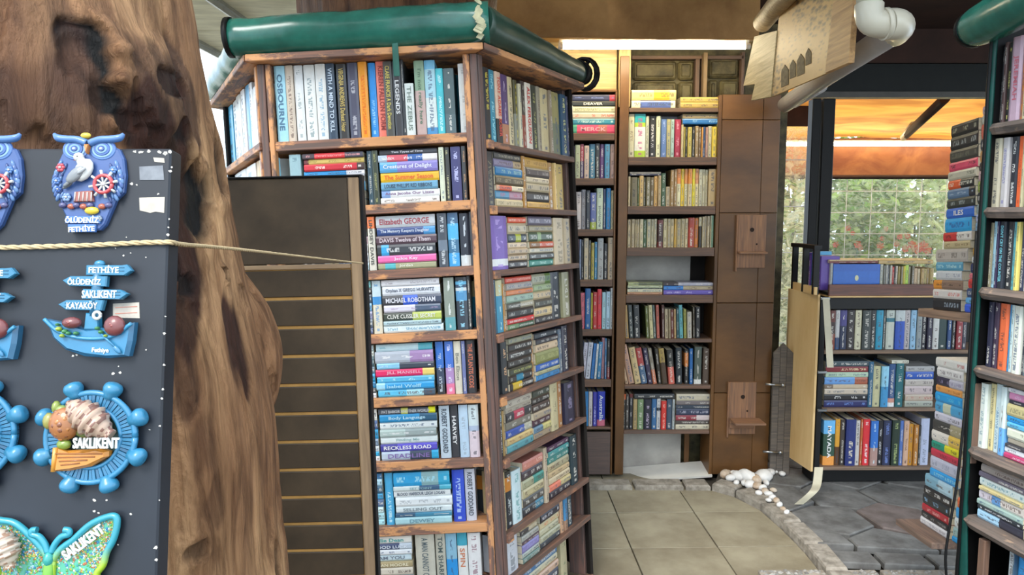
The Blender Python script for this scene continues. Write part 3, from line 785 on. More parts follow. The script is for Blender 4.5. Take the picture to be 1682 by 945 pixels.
R1 = '''
U 85 122 100 202c40 c0c8d8
U 125 182 100 1c1c22 c8b848
U 184 236 108 2a8098 a0d8e0
U 238 290 135 d8b8a0:.65:2a2a28 d04838 TONY ADAMS SOBER
U 296 362 160 50386a:.7:b07858 d0c0d8
U 364 410 158 c8b890
U 412 444 230 4a4420:.5:808070 e0d030
U 446 472 265 c8c0a0
U 474 512 240 382c28:.5:8a3a28 d8d8c8
U 514 572 208 e0d8c8 c83028 ALEX FERGUSON
U 574 618 220 34382c b8b870
U 620 652 255 98907c
U 654 722 270 c8b88c
U 724 750 290 90806a
U 752 818 290 98905c:.5:707860
U 822 872 265 1c4a6a d8d890
U 876 910 270 585c78
'''
R2 = '''
U 130 175 575 d8c078
U 176 266 125 2e2a28 8a8060
P 270 575 140 | 75 4a4844 b0a890 | 85 8a8098:.7:b8a078 | 95 2878a8 a8c8b0 | 105 5a4c30 a89870 | 60 d8a888:.1:d86040:.55:e0d0b0 | 90 5a90b0:.5:b08898 c04860 | 90 c8b488 8a7a50
U 577 612 170 a87830
P 617 868 200 | 110 c89c48 8a6020 | 100 4c4440 a09890 | 65 d0c0a0 | 95 b8a888 | 110 2e2a26 | 75 c89838 906010
U 876 930 250 a87c40
U 932 952 255 d8b878
U 955 1030 270 b89c50
'''
R3 = '''
U 95 150 190 c89060:.5:d87838 8a4020
U 158 345 165 7048a8:.8:e8e8e8:.93:7048a8 b090d8
P 350 560 180 | 65 e05830 f8c0a0 | 120 c0b090 | 90 404850:.4:a8b030:.7:384048 | 65 d8c0a0 | 70 b8a080 5a5040 BERLIN | 65 d0b898 | 85 342e2c
P 580 848 168 | 100 686070 b8b0b8 | 75 9c9070 | 105 485840:.35:90a878:.5:485840 | 70 8a6030:.4:c85838 | 55 ccc4ac | 75 4a4a44 d0d0c8 JUSTIN KERRIGAN | 75 3c8878 b8e0d0
U 852 968 190 c0ac88 807050
U 972 1042 195 a89470
'''
R4 = '''
U 135 218 205 245068 d0e8e8
U 221 294 205 c8c090:.3:2888a8 c0e8e8
U 297 325 240 a87830
P 330 625 145 | 75 d04830 f0a080 | 85 a8a098 | 60 d08050 | 90 98b0a0 | 80 585850:.5:a8a088 | 110 2c2c2c a8a8a0 | 65 c83838 | 65 6a8860:.4:406048
P 630 832 115 | 115 a8a890:.7:608040 | 75 98a880 | 90 c8b490 | 90 4c4c44 a8a898 | 95 d8c090 | 75 38383a
U 838 942 115 1c2430
U 946 1022 115 8a8868
'''
R5 = '''
U 155 262 268 142028 80a0b0
U 266 328 264 202428 e0b080
P 331 578 205 | 60 989880 | 85 2c2a28 | 85 403c3c:.4:2a2a2a e0e0d8 | 90 383430 a8a8a0 | 80 3c4030 b0b060 | 80 343030:.3:2880a0:.6:343030 d0d0c0 | 80 302c2c:.1:c8a830:.5:302c2c
U 581 608 175 a87830
P 612 848 152 | 65 384048 e0e0e0 | 60 383840 | 85 d0b898 | 130 848850 a8a870 | 75 2860b0 | 40 a8a880 | 65 3888c0
U 853 885 132 586878
U 888 945 95 1c2038
'''
R6 = '''
U 95 128 380 d8d8d0:.15:182438 e0e0e8
U 130 190 380 20303c:.2:6098b0:.3:182430 e0e8f0 MICHAEL CRICHTON
U 192 212 420 a88850
P 215 455 292 | 85 c0b8a8 | 50 a8a090 | 100 343438:.3:b83850:.7:343438 | 90 787468 | 85 3050a0:.7:a8a898 | 75 c8b078 8a5030 PETER MAYLE | 85 5898a0
P 458 620 195 | 85 3c4438 | 80 302c28 | 90 403430 | 85 a89880 | 80 482838 | 75 6888a0:.5:c0b878 | 75 a89478
U 622 688 165 c0b48c 80785a
U 691 732 145 a06c38
U 745 832 152 201c38 8880a0
'''
R7 = '''
U 130 163 430 3850a0:.15:e8e8e0
U 165 193 430 c0ac80
U 195 246 420 2c2a20:.1:c07820:.35:182028 d0d8d8
U 249 322 405 c8dce0 60a0a0
P 325 498 305 | 85 c88070 f0c0b0 | 85 3c2c34 | 80 a0a080:.5:38887a | 85 b8ac84 | 80 484440 | 85 282c34:.6:307890 d0d0c8
U 502 530 225 b8a890
P 533 708 182 | 55 503050 | 60 409090 | 75 308078 | 90 b8a880:.3:a8a080 | 60 c0a880 | 70 c8b898 | 70 d87860:.5:c0b080 | 80 2c2430
U 712 765 122 183038
'''
R8 = '''
U 165 233 560 d8e0c8
U 236 350 545 c8ccd4 707880
P 375 545 385 | 60 b8a078 | 70 383030:.5:c0b090 | 90 a8a8a0 | 50 482c38 | 130 8078b0 a0a0d8 | 75 a8b0a8 | 80 688078
P 550 745 305 | 130 1c1c30 d0d0d8 | 110 c8b890 d07050 | 90 b8b498 | 95 a8a890 585848 | 90 303840
U 755 788 122 c09878
U 790 824 95 3880b0:.7:9a7860
U 826 880 75 123848
'''
R9 = '''
P 400 740 800 | 60 3a70a0 | 50 c8c0a0 | 60 c0a088 | 80 24283c d0d0d0 | 70 506070 | 70 a09888
U 760 820 625 a8a080 607050
'''
for z, u, ut, nm, dat in (((780, 90, 5.56), UR[0], UTOP, 'top', R1), ((780, 230, 6.75), UR[1], UR[0], 'second', R2), ((790, 330, 6.75), UR[2], UR[1], 'third', R3),
        ((790, 430, 6.75), UR[3], UR[2], 'fourth', R4), ((790, 520, 6.3), UR[4], UR[3], 'fifth', R5), ((800, 600, 5.56), UR[5], UR[4], 'sixth', R6),
        ((800, 690, 4.956), UR[6], UR[5], 'seventh', R7), ((800, 780, 5.904), UR[7], UR[6], 'eighth', R8), ((800, 780, 5.904), UR[7]-step, UR[7], 'ninth', R9)):
    shelf(FR, z, u, ut-u-.024, cr_, nm, dat, gain=GR, ends=(0, SIDE+.1), depth=.13)
clf = 'hexagonal bookcase left face'
shelf(FL, (330, 60, 3.938), UL[0], UTOP-UL[0], clf, 'top', '''
U 118 148 425 e0f0f4
U 150 175 385 58b8e0
U 176 204 355 e8f0f0
U 205 233 335 e0e0d8
U 235 260 305 f0f4f4
U 262 284 285 60a8d0
U 286 304 285 f0f8f8
U 306 384 292 d8dcdc 888888
''', ends=(-.1, SIDE), depth=.13)
shelf(FL, (330, 60, 3.938), UL[1], .19, clf, 'second', '''
U 190 260 860 e8ecec
U 262 325 830 f0f0e8
U 327 355 800 c8a058
U 357 385 790 e8f0f4
U 387 412 785 68b8d0
''', ends=(-.1, SIDE), depth=.13)
def filler(fr, s0, s1, u, gap, n0=.015, gain=1.0, depth=.12, hm=.175):
    """plain books standing where the photograph cannot see"""
    s = s0; pal = ['c8c4b8', '2c3848', '4a6a8a', 'a83830', 'd8d8d0', '384838', 'b89868', '1c1c22', '6a8898', 'c8b890', '58406a']
    while s < s1-.03:
        t = random.uniform(.018, .036); h = min(gap-.008, random.uniform(hm-.01, hm+.02))
        add_book(fr, s, u+.0005, t-.001, h, depth, random.choice(pal), '-', None, False, 'book', 'books', 0, gain, n0+random.uniform(0, .01)); s += t
for _i, (_z, _x) in enumerate((((580, 310, 6.75), 42), ((580, 430, 6.75), 50), ((580, 540, 6.748), 90), ((580, 640, 6.3), 110), ((600, 750, 6.748), 14), ((600, 850, 7.313), 40))):
    _u = UF[2+_i]; _s = FF.uv(_z[0]+_x/_z[2], mid_y(FF, 600, _u+.08))[0]; filler(FF, .10, _s, _u, GAPF)
filler(FF, .10, FF.uv(430+262/3.936, 300)[0], UF[1], GAPF) if False else None
# rolled green vinyl cover, one segment per side
ROLL = empty('rolled_cover', FF.P(SIDE/2, UTOP+.07), 'rolled shiny green vinyl cover lying along the top rim of the hexagonal bookcase', 'rolled cover')
IR = ROLL.matrix_basis.inverted()
def roll(fr, a0, a1, r0, r1, u, parent, inv, m, sag=.006, n=24, seed=0, out=.0):
    b = MB(); pts = []; rs = []
    for i in range(n+1):
        t = i/n; x = a0+(a1-a0)*t
        wv = noise.noise(Vector((t*5+seed, seed, 0)))*.012
        pts.append(inv @ fr.P(x, u+(r0+(r1-r0)*t)+wv*.4, -.02-out)); rs.append((r0+(r1-r0)*t)*(1+.06*noise.noise(Vector((t*7, seed, 3)))))
    b.tube(pts, rs, n=20)
    vs = b.v
    b.v = [tuple(Vector(v)+Vector((0, 0, 1))*.004*noise.noise(Vector(v)*22)+Vector((0, 1, 0))*.004*noise.noise(Vector(v)*17+Vector((5, 5, 5)))) for v in vs]
    return b.build('roll', m, parent)
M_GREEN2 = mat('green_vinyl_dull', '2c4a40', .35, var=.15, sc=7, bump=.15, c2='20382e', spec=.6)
ur = UTOP+.022
roll(FF, -.07, SIDE+.045, .058, .066, ur, ROLL, IR, M_GREEN, seed=1)
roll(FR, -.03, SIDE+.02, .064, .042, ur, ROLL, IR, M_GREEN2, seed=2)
roll(FL, -.02, SIDE-.03, .045, .052, ur, ROLL, IR, M_GREEN, seed=3)
# dark hem rings and end cap
def ring(fr, a, r, u, parent, inv, m, name='hem', w=.008):
    b = MB(); b.tube([inv @ fr.P(a-w, u+r-.002, -.02), inv @ fr.P(a+w, u+r-.002, -.02)], r, n=20); return b.build(name, m, parent)
ring(FF, -.07, .062, ur, ROLL, IR, M_BLACK)
ring(FR, SIDE+.028, .048, ur, ROLL, IR, M_BLACK, 'end_cap', .012)
b = MB(); c0 = IR @ FR.P(SIDE+.05, ur+.045, -.03)
for k in range(3):
    b.tube([c0+Vector((math.cos(t)*.05, 0, math.sin(t)*.06))+Vector((.006*k, .01*k, 0)) for t in [i*.42 for i in range(16)]], .006+.002*k, n=6)
b.tube([c0+Vector((-.06, 0, .0)), c0+Vector((0, 0, -.02)), c0+Vector((.02, 0, .05))], .008, n=6)
b.ell(c0+Vector((0, .01, 0)), (.04, .012, .045))
b.build('strap_loop', M_BLACK, ROLL, label='black strap loop')
# torn fabric at the front right corner
b = MB(); random.seed(5)
for k in range(26):
    t = k/25; a = SIDE+.015+noise.noise(Vector((t*6, 2, 0)))*.02; u = ur+.012+t*.125; rr = .05
    n = -.02-math.sqrt(max(0, .07**2-(u-ur-.064)**2))-.003
    sz = .0075*(1+1.5*noise.noise(Vector((t*9, 1, 7))))*(1.6 if t < .6 else .7)
    p = FF.P(a, u, n); q = [IR @ (p + FF.S*dx*sz + FF.U*du*sz) for dx, du in ((-1, -.3), (.3, -1), (1.2, .2), (.1, 1.1))]
    b.add(q, [(0, 1, 2, 3)], None)
b.build('torn_patch', mat('torn', 'c8c4a0', .9, sc=40), ROLL, label='frayed cream tear')
# green tape hanging over the top shelf
x0 = FF.uv(650, 110)[0]; x1 = FF.uv(660, 110)[0]; ub = FF.uv(655, 132)[1]
o = board('hanging_tape', FF, x0, x1, ub, ur+.03, -.055, -.052, M_GREEN, axis='z'); tag(o, 'short dark green tape hanging in front of the upright books on the top shelf', 'tape')

# ------------------------------------------------------------------ trunk through the case
def trunk(name, ctr, prof, m, nu=120, nv=90, amp=.02, label='', dark=(), seed=0, cmap=None, fr=(2.2, 6)):
    """prof: list (z, radius)"""
    b = MB(); zs = [p[0] for p in prof]; z0, z1 = zs[0], zs[-1]
    def R(z):
        for (za, ra), (zb, rb) in zip(prof, prof[1:]):
            if za <= z <= zb:
                t = (z-za)/(zb-za); t = t*t*(3-2*t)*.5+t*.5; return ra+(rb-ra)*t
        return prof[-1][1]
    vs = []; cols = []
    for i in range(nv+1):
        z = z0+(z1-z0)*i/nv; r0 = R(z)
        for j in range(nu):
            a = 2*math.pi*j/nu; d = Vector((math.cos(a), math.sin(a), 0)); p = d*r0
            q = Vector((p.x*3, p.y*3, z*fr[0]))+Vector((seed, 0, 0))
            q = q + Vector((noise.noise(q*1.3), noise.noise(q*1.3+Vector((9, 0, 0))), 0))*.35
            n1 = noise.noise(q); n2 = noise.noise(Vector((p.x*16, p.y*16, z*3))+Vector((seed, 4, 0))); n3 = noise.noise(Vector((p.x*50, p.y*50, z*9)))
            rr = r0 + amp*n1 + amp*.32*n2 + amp*.10*n3
            pos = Vector((d.x*rr, d.y*rr, z)); col = None
            if cmap: pos, col = cmap(ctr+pos, d, n1, n2, n3); pos = pos-ctr
            vs.append(pos); cols.append(col)
    fs = [(i*nu+j, i*nu+(j+1) % nu, (i+1)*nu+(j+1) % nu, (i+1)*nu+j) for i in range(nv) for j in range(nu)]
    me = D.meshes.new(name); me.from_pydata([tuple(v) for v in vs], [], fs)
    if cmap:
        ca = me.color_attributes.new('Col', 'FLOAT_COLOR', 'POINT'); buf = []
        for c in cols: buf += [*c, 1]
        ca.data.foreach_set('color', buf)
    me.polygons.foreach_set('use_smooth', [True]*len(fs)); me.materials.append(m)
    o = D.objects.new(name, me); o.location = ctr; link(o); tag(o, label, 'tree trunk'); return o
def barkmat(name, vc=True, base='6a4a34', dk='2a1c14', bs=.8):
    m, n, l, b = newmat(name); t = n.new('ShaderNodeTexCoord')
    mp = n.new('ShaderNodeMapping'); mp.inputs['Scale'].default_value = (9, 9, 2.2); l.new(t.outputs['Object'], mp.inputs[0])
    n1 = n.new('ShaderNodeTexNoise'); n1.inputs['Scale'].default_value = 2.2; n1.inputs['Detail'].default_value = 10; n1.inputs['Roughness'].default_value = .68; n1.inputs['Distortion'].default_value = 1.1
    l.new(mp.outputs[0], n1.inputs['Vector'])
    mp2 = n.new('ShaderNodeMapping'); mp2.inputs['Scale'].default_value = (30, 30, 3.5); l.new(t.outputs['Object'], mp2.inputs[0])
    n2 = n.new('ShaderNodeTexNoise'); n2.inputs['Scale'].default_value = 1.3; n2.inputs['Detail'].default_value = 6; n2.inputs['Distortion'].default_value = .8; l.new(mp2.outputs[0], n2.inputs['Vector'])
    cr = n.new('ShaderNodeValToRGB'); e = cr.color_ramp.elements; e[0].position = .38; e[1].position = .56; e[0].color = (.30, .24, .20, 1); e[1].color = (1, 1, 1, 1); l.new(n1.outputs['Fac'], cr.inputs[0])
    c2 = n.new('ShaderNodeValToRGB'); e = c2.color_ramp.elements; e[0].position = .36; e[1].position = .5; e[0].color = (.5, .42, .36, 1); e[1].color = (1, 1, 1, 1); l.new(n2.outputs['Fac'], c2.inputs[0])
    mx = n.new('ShaderNodeMix'); mx.data_type = 'RGBA'; mx.blend_type = 'MULTIPLY'; mx.inputs[0].default_value = .75
    if vc:
        a = n.new('ShaderNodeAttribute'); a.attribute_name = 'Col'; l.new(a.outputs['Color'], mx.inputs[6])
    else:
        mx.inputs[6].default_value = (*lin(base), 1)
    l.new(cr.outputs[0], mx.inputs[7])
    m2 = n.new('ShaderNodeMix'); m2.data_type = 'RGBA'; m2.blend_type = 'MULTIPLY'; m2.inputs[0].default_value = .7
    l.new(mx.outputs[2], m2.inputs[6]); l.new(c2.outputs[0], m2.inputs[7]); l.new(m2.outputs[2], b.inputs['Base Color'])
    ad = n.new('ShaderNodeMath'); ad.operation = 'ADD'; l.new(n1.outputs['Fac'], ad.inputs[0]); l.new(n2.outputs['Fac'], ad.inputs[1])
    bu = n.new('ShaderNodeBump'); bu.inputs['Strength'].default_value = bs; bu.inputs['Distance'].default_value = .02
    l.new(ad.outputs[0], bu.inputs['Height']); l.new(bu.outputs[0], b.inputs['Normal']); b.inputs['Roughness'].default_value = .62; b.inputs['Specular IOR Level'].default_value = .3
    return m
hc = FF.P(SIDE/2, 0, SIDE*.866); 
trunk('tree_trunk', Vector((hc.x-.02, hc.y, 0)), [(0, .38), (2.0, .36), (2.2, .37), (3.2, .42)], barkmat('dark_bark', False, '6a4830'), nu=80, nv=60, amp=.05, label='rough dark tree trunk rising through the middle of the hexagonal bookcase', seed=3)

# ------------------------------------------------------------------ foreground trunk
sil = [(0, 319), (84, 328), (190, 349), (254, 364), (340, 378), (398, 389), (450, 400), (520, 414), (600, 427), (700, 438), (798, 446), (850, 454), (907, 468), (945, 473), (1060, 500), (1300, 540)]
TC = Vector((-.80, 1.12, 0)); dist = math.hypot(TC.x, TC.y); thc = math.atan2(-TC.x, TC.y)
prof = []
for (py, px) in sil:
    d = ray(px, py); th = math.atan2(-d.x, d.y); half = thc-th; r = dist*math.sin(half); tl = dist*math.cos(half)
    z = H + d.z*tl/math.hypot(d.x, d.y); prof.append((z, r-.002))
prof = prof[::-1]; prof = [(-.02, prof[0][1]+.06)] + [p for p in prof if p[0] > .05] + [(2.7, prof[-1][1]-.01)]
def Rz(z):
    for (za, ra), (zb, rb) in zip(prof, prof[1:]):
        if za <= z <= zb: return ra+(rb-ra)*(z-za)/(zb-za)
    return prof[-1][1]
def surf(px, py, r=None):
    if r is None:
        q = surf_(px, py, .33) or EYE+ray(px, py)*dist
        for _ in range(3): q = surf_(px, py, Rz(q.z)) or q
        return q
    return surf_(px, py, r)
def surf_(px, py, r):
    d = ray(px, py); dh = Vector((d.x, d.y)); o = Vector((-TC.x, -TC.y))   # camera relative to the axis
    A = dh.dot(dh); B = 2*o.dot(dh); C_ = o.dot(o)-r*r; disc = B*B-4*A*C_
    if disc < 0: return None
    t = (-B-math.sqrt(disc))/(2*A); return EYE + d*t
def sr(py):
    z = H + ray(300, py).z; 
    return .33
blobs = []  # (point, rx(width), rz(height), kind, strength)
for (px, py, w_, h_, kd, st) in [
    (125, 68, 26, 20, 'k', 1), (140, 108, 26, 24, 'k', 1), (120, 140, 22, 28, 'd', .7), (165, 170, 22, 28, 'k', .9), (195, 200, 26, 18, 'k', .8), (262, 138, 26, 14, 'k', 1), (285, 145, 12, 9, 'k', 1),
    (208, 195, 30, 40, 'r', .9), (230, 225, 30, 40, 'r', .9), (288, 215, 16, 16, 'k', 1), (235, 218, 10, 9, 'k', .9), (250, 180, 55, 60, 'r', .6), (300, 170, 20, 60, 'r', .7), (290, 250, 20, 30, 'k', .6),
    (360, 270, 16, 40, 'k', .8), (330, 330, 22, 50, 'k', .95), (345, 300, 10, 20, 'k', .8), (305, 300, 20, 40, 'r', .7), (310, 420, 22, 60, 'r', .9), (300, 520, 22, 60, 'r', .8), (308, 470, 14, 12, 'k', .7), (290, 440, 10, 14, 'k', .7),
    (385, 560, 22, 70, 'r', 1), (395, 610, 10, 40, 'r', .9), (372, 450, 5, 10, 'k', .8), (397, 490, 6, 16, 'k', .8), (440, 520, 12, 45, 'k', .8), (450, 560, 10, 40, 'k', .9), (436, 600, 8, 50, 'k', .9), (425, 500, 12, 30, 'r', .8),
    (300, 620, 20, 60, 'r', .6), (330, 740, 20, 40, 'r', .3), (325, 905, 14, 12, 'k', .5), (350, 830, 18, 30, 'r', .4), (460, 930, 10, 30, 'k', .8), (20, 60, 60, 120, 'r', .45), (20, 200, 90, 60, 'r', .5), (240, 235, 60, 14, 'r', .6),
    (110, 170, 30, 60, 'd', .4), (452, 548, 75, 95, 'b', .045), (150, 120, 90, 110, 'b', .03), (265, 170, 60, 90, 'b', .02)]:
    p = surf(px, py)
    if p is None:
        d = ray(px, py); p = EYE + d*(dist*.96)
    sc_ = (p-EYE).length/F
    blobs.append((p, w_*sc_*1.15, h_*sc_*1.15, kd, st))
CT, CR, CK, CD = Vector(lin('a87850')), Vector(lin('3e2014')), Vector(lin('060505')), Vector(lin('5c4030'))
def cmap(pos, d, n1, n2, n3):
    c = Vector(lin('c89c70')).lerp(Vector(lin('966c4a')), min(1, max(0, .5+n1*1.3+n2*.7)))
    dis = 0
    for (p, rx, rz, kd, st) in blobs:
        dv = pos-p
        if abs(dv.z) > rz*2.2: continue
        q = math.sqrt(((dv.x**2+dv.y**2)/rx**2) + (dv.z/rz)**2)
        q += n2*.55 + n3*.45
        wgt = max(0, min(1, (1.35-q)/.3))*min(1, st*1.15)
        if wgt > 0 and kd == 'b': dis += st*(1-min(1, (dv.length/(rx+rz)*1.6))**2) if dv.length < (rx+rz)/1.6 else 0
        elif wgt > 0:
            c = c.lerp({'k': CK, 'r': CR, 'd': CD}[kd], wgt)
            if kd == 'k': dis = min(dis, -wgt*.012)
            if kd == 'r': dis = min(dis, -wgt*.004)
            # raised lip around a knot
        if kd == 'k' and 1.1 < q < 2.0: dis += .006*math.sin((q-1.1)/.9*math.pi)*st
    return pos + d*dis, c
trunk('tree_trunk', TC, prof, barkmat('olive_bark', True, bs=1.0), nu=440, nv=440, amp=.017, label='huge smooth-worn brown tree trunk with dark knots behind the magnet board', seed=1, cmap=cmap)
# ------------------------------------------------------------------ slotted display panel
PF = Face(at(593, 288, 1.75), (1, 0, .022), (-.012, 0, 1))
PAN = empty('slotted_panel', PF.P(-.25, 0), 'tall dark display panel with thin horizontal grooves and tan edge, between trunk and bookcase', 'display panel')
IP = PAN.matrix_basis.inverted()
M_PAN = mat('panel_dark', '564838', .5, var=.12, sc=6, bump=.1, c2='41372c'); M_TAN = wood('tan_mdf', 'b89468', 'a07c52', '8c6c48', wear=-.1)
def pb_(name, *a, **k):
    o = board(name, PF, *a, **k); o.parent = PAN; o.matrix_basis = IP @ o.matrix_basis; return o
def pu(y, x=500): return PF.uv(x, y)[1]
def ps(x, y=600): return PF.uv(x, y)[0]
W_ = .47; st0 = ps(573, 600)
UB = -PF.O.z+.02
pb_('upper_panel', -W_, -.034, pu(434), -.004, 0, .012, M_PAN)
pb_('stile', -.032, -.006, UB, -.004, -.002, .014, M_TAN, axis='z')
pb_('edge_strip', -.005, .002, UB, 0, -.004, .03, M_BLACK, axis='z')
pb_('edge_strip', -W_, .002, -.0035, .002, -.004, .03, M_BLACK)
pb_('rail', -W_, -.034, pu(443), pu(435), .0, .013, M_TAN)
ys = [443, 492, 539.5, 587, 634.5, 681.5, 728, 774, 819, 863, 907, 951, 994, 1036, 1078, 1118, 1158]
for a, b in zip(ys, ys[1:]): pb_('slat', -W_, -.034, pu(b)+.0055, pu(a)-.002, 0.001, .006, M_PAN)
pb_('backing', -W_, -.01, UB, pu(436), .0062, .014, mat('groove_tan', 'dca860', .6))
# ------------------------------------------------------------------ magnet board
# board leans: bottom nearer
TR = EYE + ray(281, 244)*.62; BR = EYE + ray(257, 945)*.5946
BU = (TR-BR).normalized(); BF = Face(TR, (1, 0, 0), BU)
M_BOARD = mat('board_black', '232831', .45, var=.08, sc=4, bump=.05, c2='1a1e25')
BD = empty('magnet_board', BF.P(-.2, -.7, 0), 'black painted board with pale chips leaning before the trunk, holding souvenir magnets', 'board')
IB = BD.matrix_basis.inverted()
o = board('panel', BF, -.52, 0, -1.0, 0, 0, .0205, M_BOARD, ch=.0015); o.parent = BD; o.matrix_basis = IB @ o.matrix_basis
M_CHIP = mat('chip', 'c8c4bc', .9, sc=30); M_STK = mat('sticker', 'c9bfae', .8, var=.12, sc=25, c2='9c968e'); M_STK2 = mat('sticker_worn', '7e8288', .7, var=.2, sc=25, c2='4e525a')
def bp(px, py): return BF.uv(px, py)
def bpatch(name, pts, m, h=.0004, label=None):
    b = MB(); q = [bp(x, y) for x, y in pts]; b.add([IB @ BF.P(s, u, -h) for s, u in q], [tuple(range(len(q)))][::1]); return b.build(name, m, BD, None, label)
bpatch('sticker', [(229, 325), (271, 324), (270, 350), (256, 348), (247, 350), (230, 346)], M_STK, label='torn cream sticker')
bpatch('sticker', [(229, 274), (268, 272), (270, 296), (230, 296)], M_STK2, label='worn grey tape residue')
bpatch('sticker', [(252, 259), (270, 260), (271, 268), (254, 266)], M_STK)
bpatch('sticker', [(186, 499), (229, 497), (230, 523), (186, 522)], M_STK, label='cream label with faint red lines')
bpatch('label_line', [(190, 505), (226, 503), (226, 504.2), (190, 506.2)], mat('faint_red', 'b87868', .8), .0007)
bpatch('label_line', [(190, 515), (226, 513), (226, 514.2), (190, 516.2)], mat('faint_red', 'b87868', .8), .0007)
random.seed(21); b = MB()
chips = [(222, 249, 5), (232, 250, 6), (244, 249, 5), (262, 250, 5), (273, 251, 6), (280, 250, 5), (271, 253, 5), (280, 282, 5), (282, 275, 3), (86, 307, 2), (217, 302, 5), (225, 304, 3), (260, 319, 3), (278, 360, 3), (277, 374, 3), (276, 386, 4), (208, 390, 2), (120, 585, 4), (126, 583, 3), (186, 614, 5), (198, 612, 4), (195, 602, 2), (270, 600, 4), (268, 640, 4), (266, 655, 3), (263, 700, 3), (246, 706, 3), (155, 822, 5), (175, 822, 3), (155, 840, 4), (162, 843, 3), (215, 845, 4), (256, 900, 6), (257, 920, 5), (262, 822, 3), (203, 420, 3), (215, 416, 2), (190, 408, 2), (240, 423, 2), (272, 520, 3), (270, 548, 4), (194, 895, 2), (240, 575, 2)]
for (x, y, r) in chips:
    n = 7; ph = random.random()*6; pts = [bp(x+math.cos(ph+i*.9)*r*random.uniform(.4, 1.1)*.8, y+math.sin(ph+i*.9)*r*random.uniform(.3, .9)*.8) for i in range(n)]
    b.add([IB @ BF.P(s, u, -.0003) for s, u in pts], [tuple(range(n))])
b.build('paint_chips', M_CHIP, BD)['kind'] = 'stuff'
# ------------------------------------------------------------------ rope
Rp = []
for (x, y, dd) in [(-60, 409, .60), (0, 407.5, .602), (70, 406, .602), (150, 403.5, .602), (220, 400, .603), (262, 398.8, .604), (283, 399, .612), (300, 402, .65), (350, 406, .8), (420, 413, 1.0), (500, 422, 1.3), (570, 430, 1.62), (596, 433, 1.735)]:
    d = ray(x, y); v = EYE+d*dd
    if x < 290:
        s, u = bp(x, y); v = BF.P(s, u, -.0022)
    Rp.append(v)
def smooth_path(P, k=8):
    out = []
    for i in range(len(P)-1):
        p0 = P[max(i-1, 0)]; p1 = P[i]; p2 = P[i+1]; p3 = P[min(i+2, len(P)-1)]
        for j in range(k):
            t = j/k; out.append(.5*((2*p1)+(p2-p0)*t+(2*p0-5*p1+4*p2-p3)*t*t+(3*p1-p0-3*p2+p3)*t**3))
    out.append(P[-1]); return out
def rope(pts, r, m, name, lay=.006, strands=3, parent=None):
    path = smooth_path(pts, 40); b = MB(); Lc = 0; acc = [0]
    for a, c in zip(path, path[1:]): Lc += (c-a).length; acc.append(Lc)
    for s in range(strands):
        q = []
        for i, p in enumerate(path):
            t = (path[min(i+1, len(path)-1)]-path[max(i-1, 0)]).normalized(); nx = t.cross(Vector((0, 0, 1))).normalized(); ny = t.cross(nx)
            an = acc[i]/lay*2*math.pi/3 + s*2*math.pi/strands
            q.append(p+(nx*math.cos(an)+ny*math.sin(an))*r*.5)
        b.tube(q, r*.58, n=6)
    return b.build(name, m, parent)
tag(rope(Rp, .0021, mat('rope', 'c8b088', .9, var=.1, sc=300, bump=.4), 'rope', lay=.010), 'cream braided cord stretched from the magnet board to the slotted panel edge', 'rope')
# ------------------------------------------------------------------ souvenir magnets
PXS = 1/1960.0
GL = vcol('magnet_paint', .38, bump=.35, coat=.3)
def magnet(name, px, py, label, group=None):
    s, u = bp(px, py); M = BF.M(s, u, 0) @ Matrix(((1, 0, 0, 0), (0, 0, -1, 0), (0, 1, 0, 0), (0, 0, 0, 1)))   # local x right, y up, z toward the viewer
    k = (BF.uv(px+1, py)[0]-BF.uv(px, py)[0]); M = M @ Matrix.Scale(1, 4)
    e = empty(name, M, label, 'fridge magnet', group); return e, k
def circ(cx, cy, r, n=24, rx=None): return [(cx+r*math.cos(2*math.pi*i/n), cy+(rx or r)*math.sin(2*math.pi*i/n)) for i in range(n)]
def prt(e, name, fn, label=None, m=None):
    b = MB(); fn(b); return b.build(name, m or GL, e, None, label)
def sc_pts(pts, k): return [(x*k, y*k) for x, y in pts]
C_ = lambda h: tuple(v*.72 for v in lin(h))
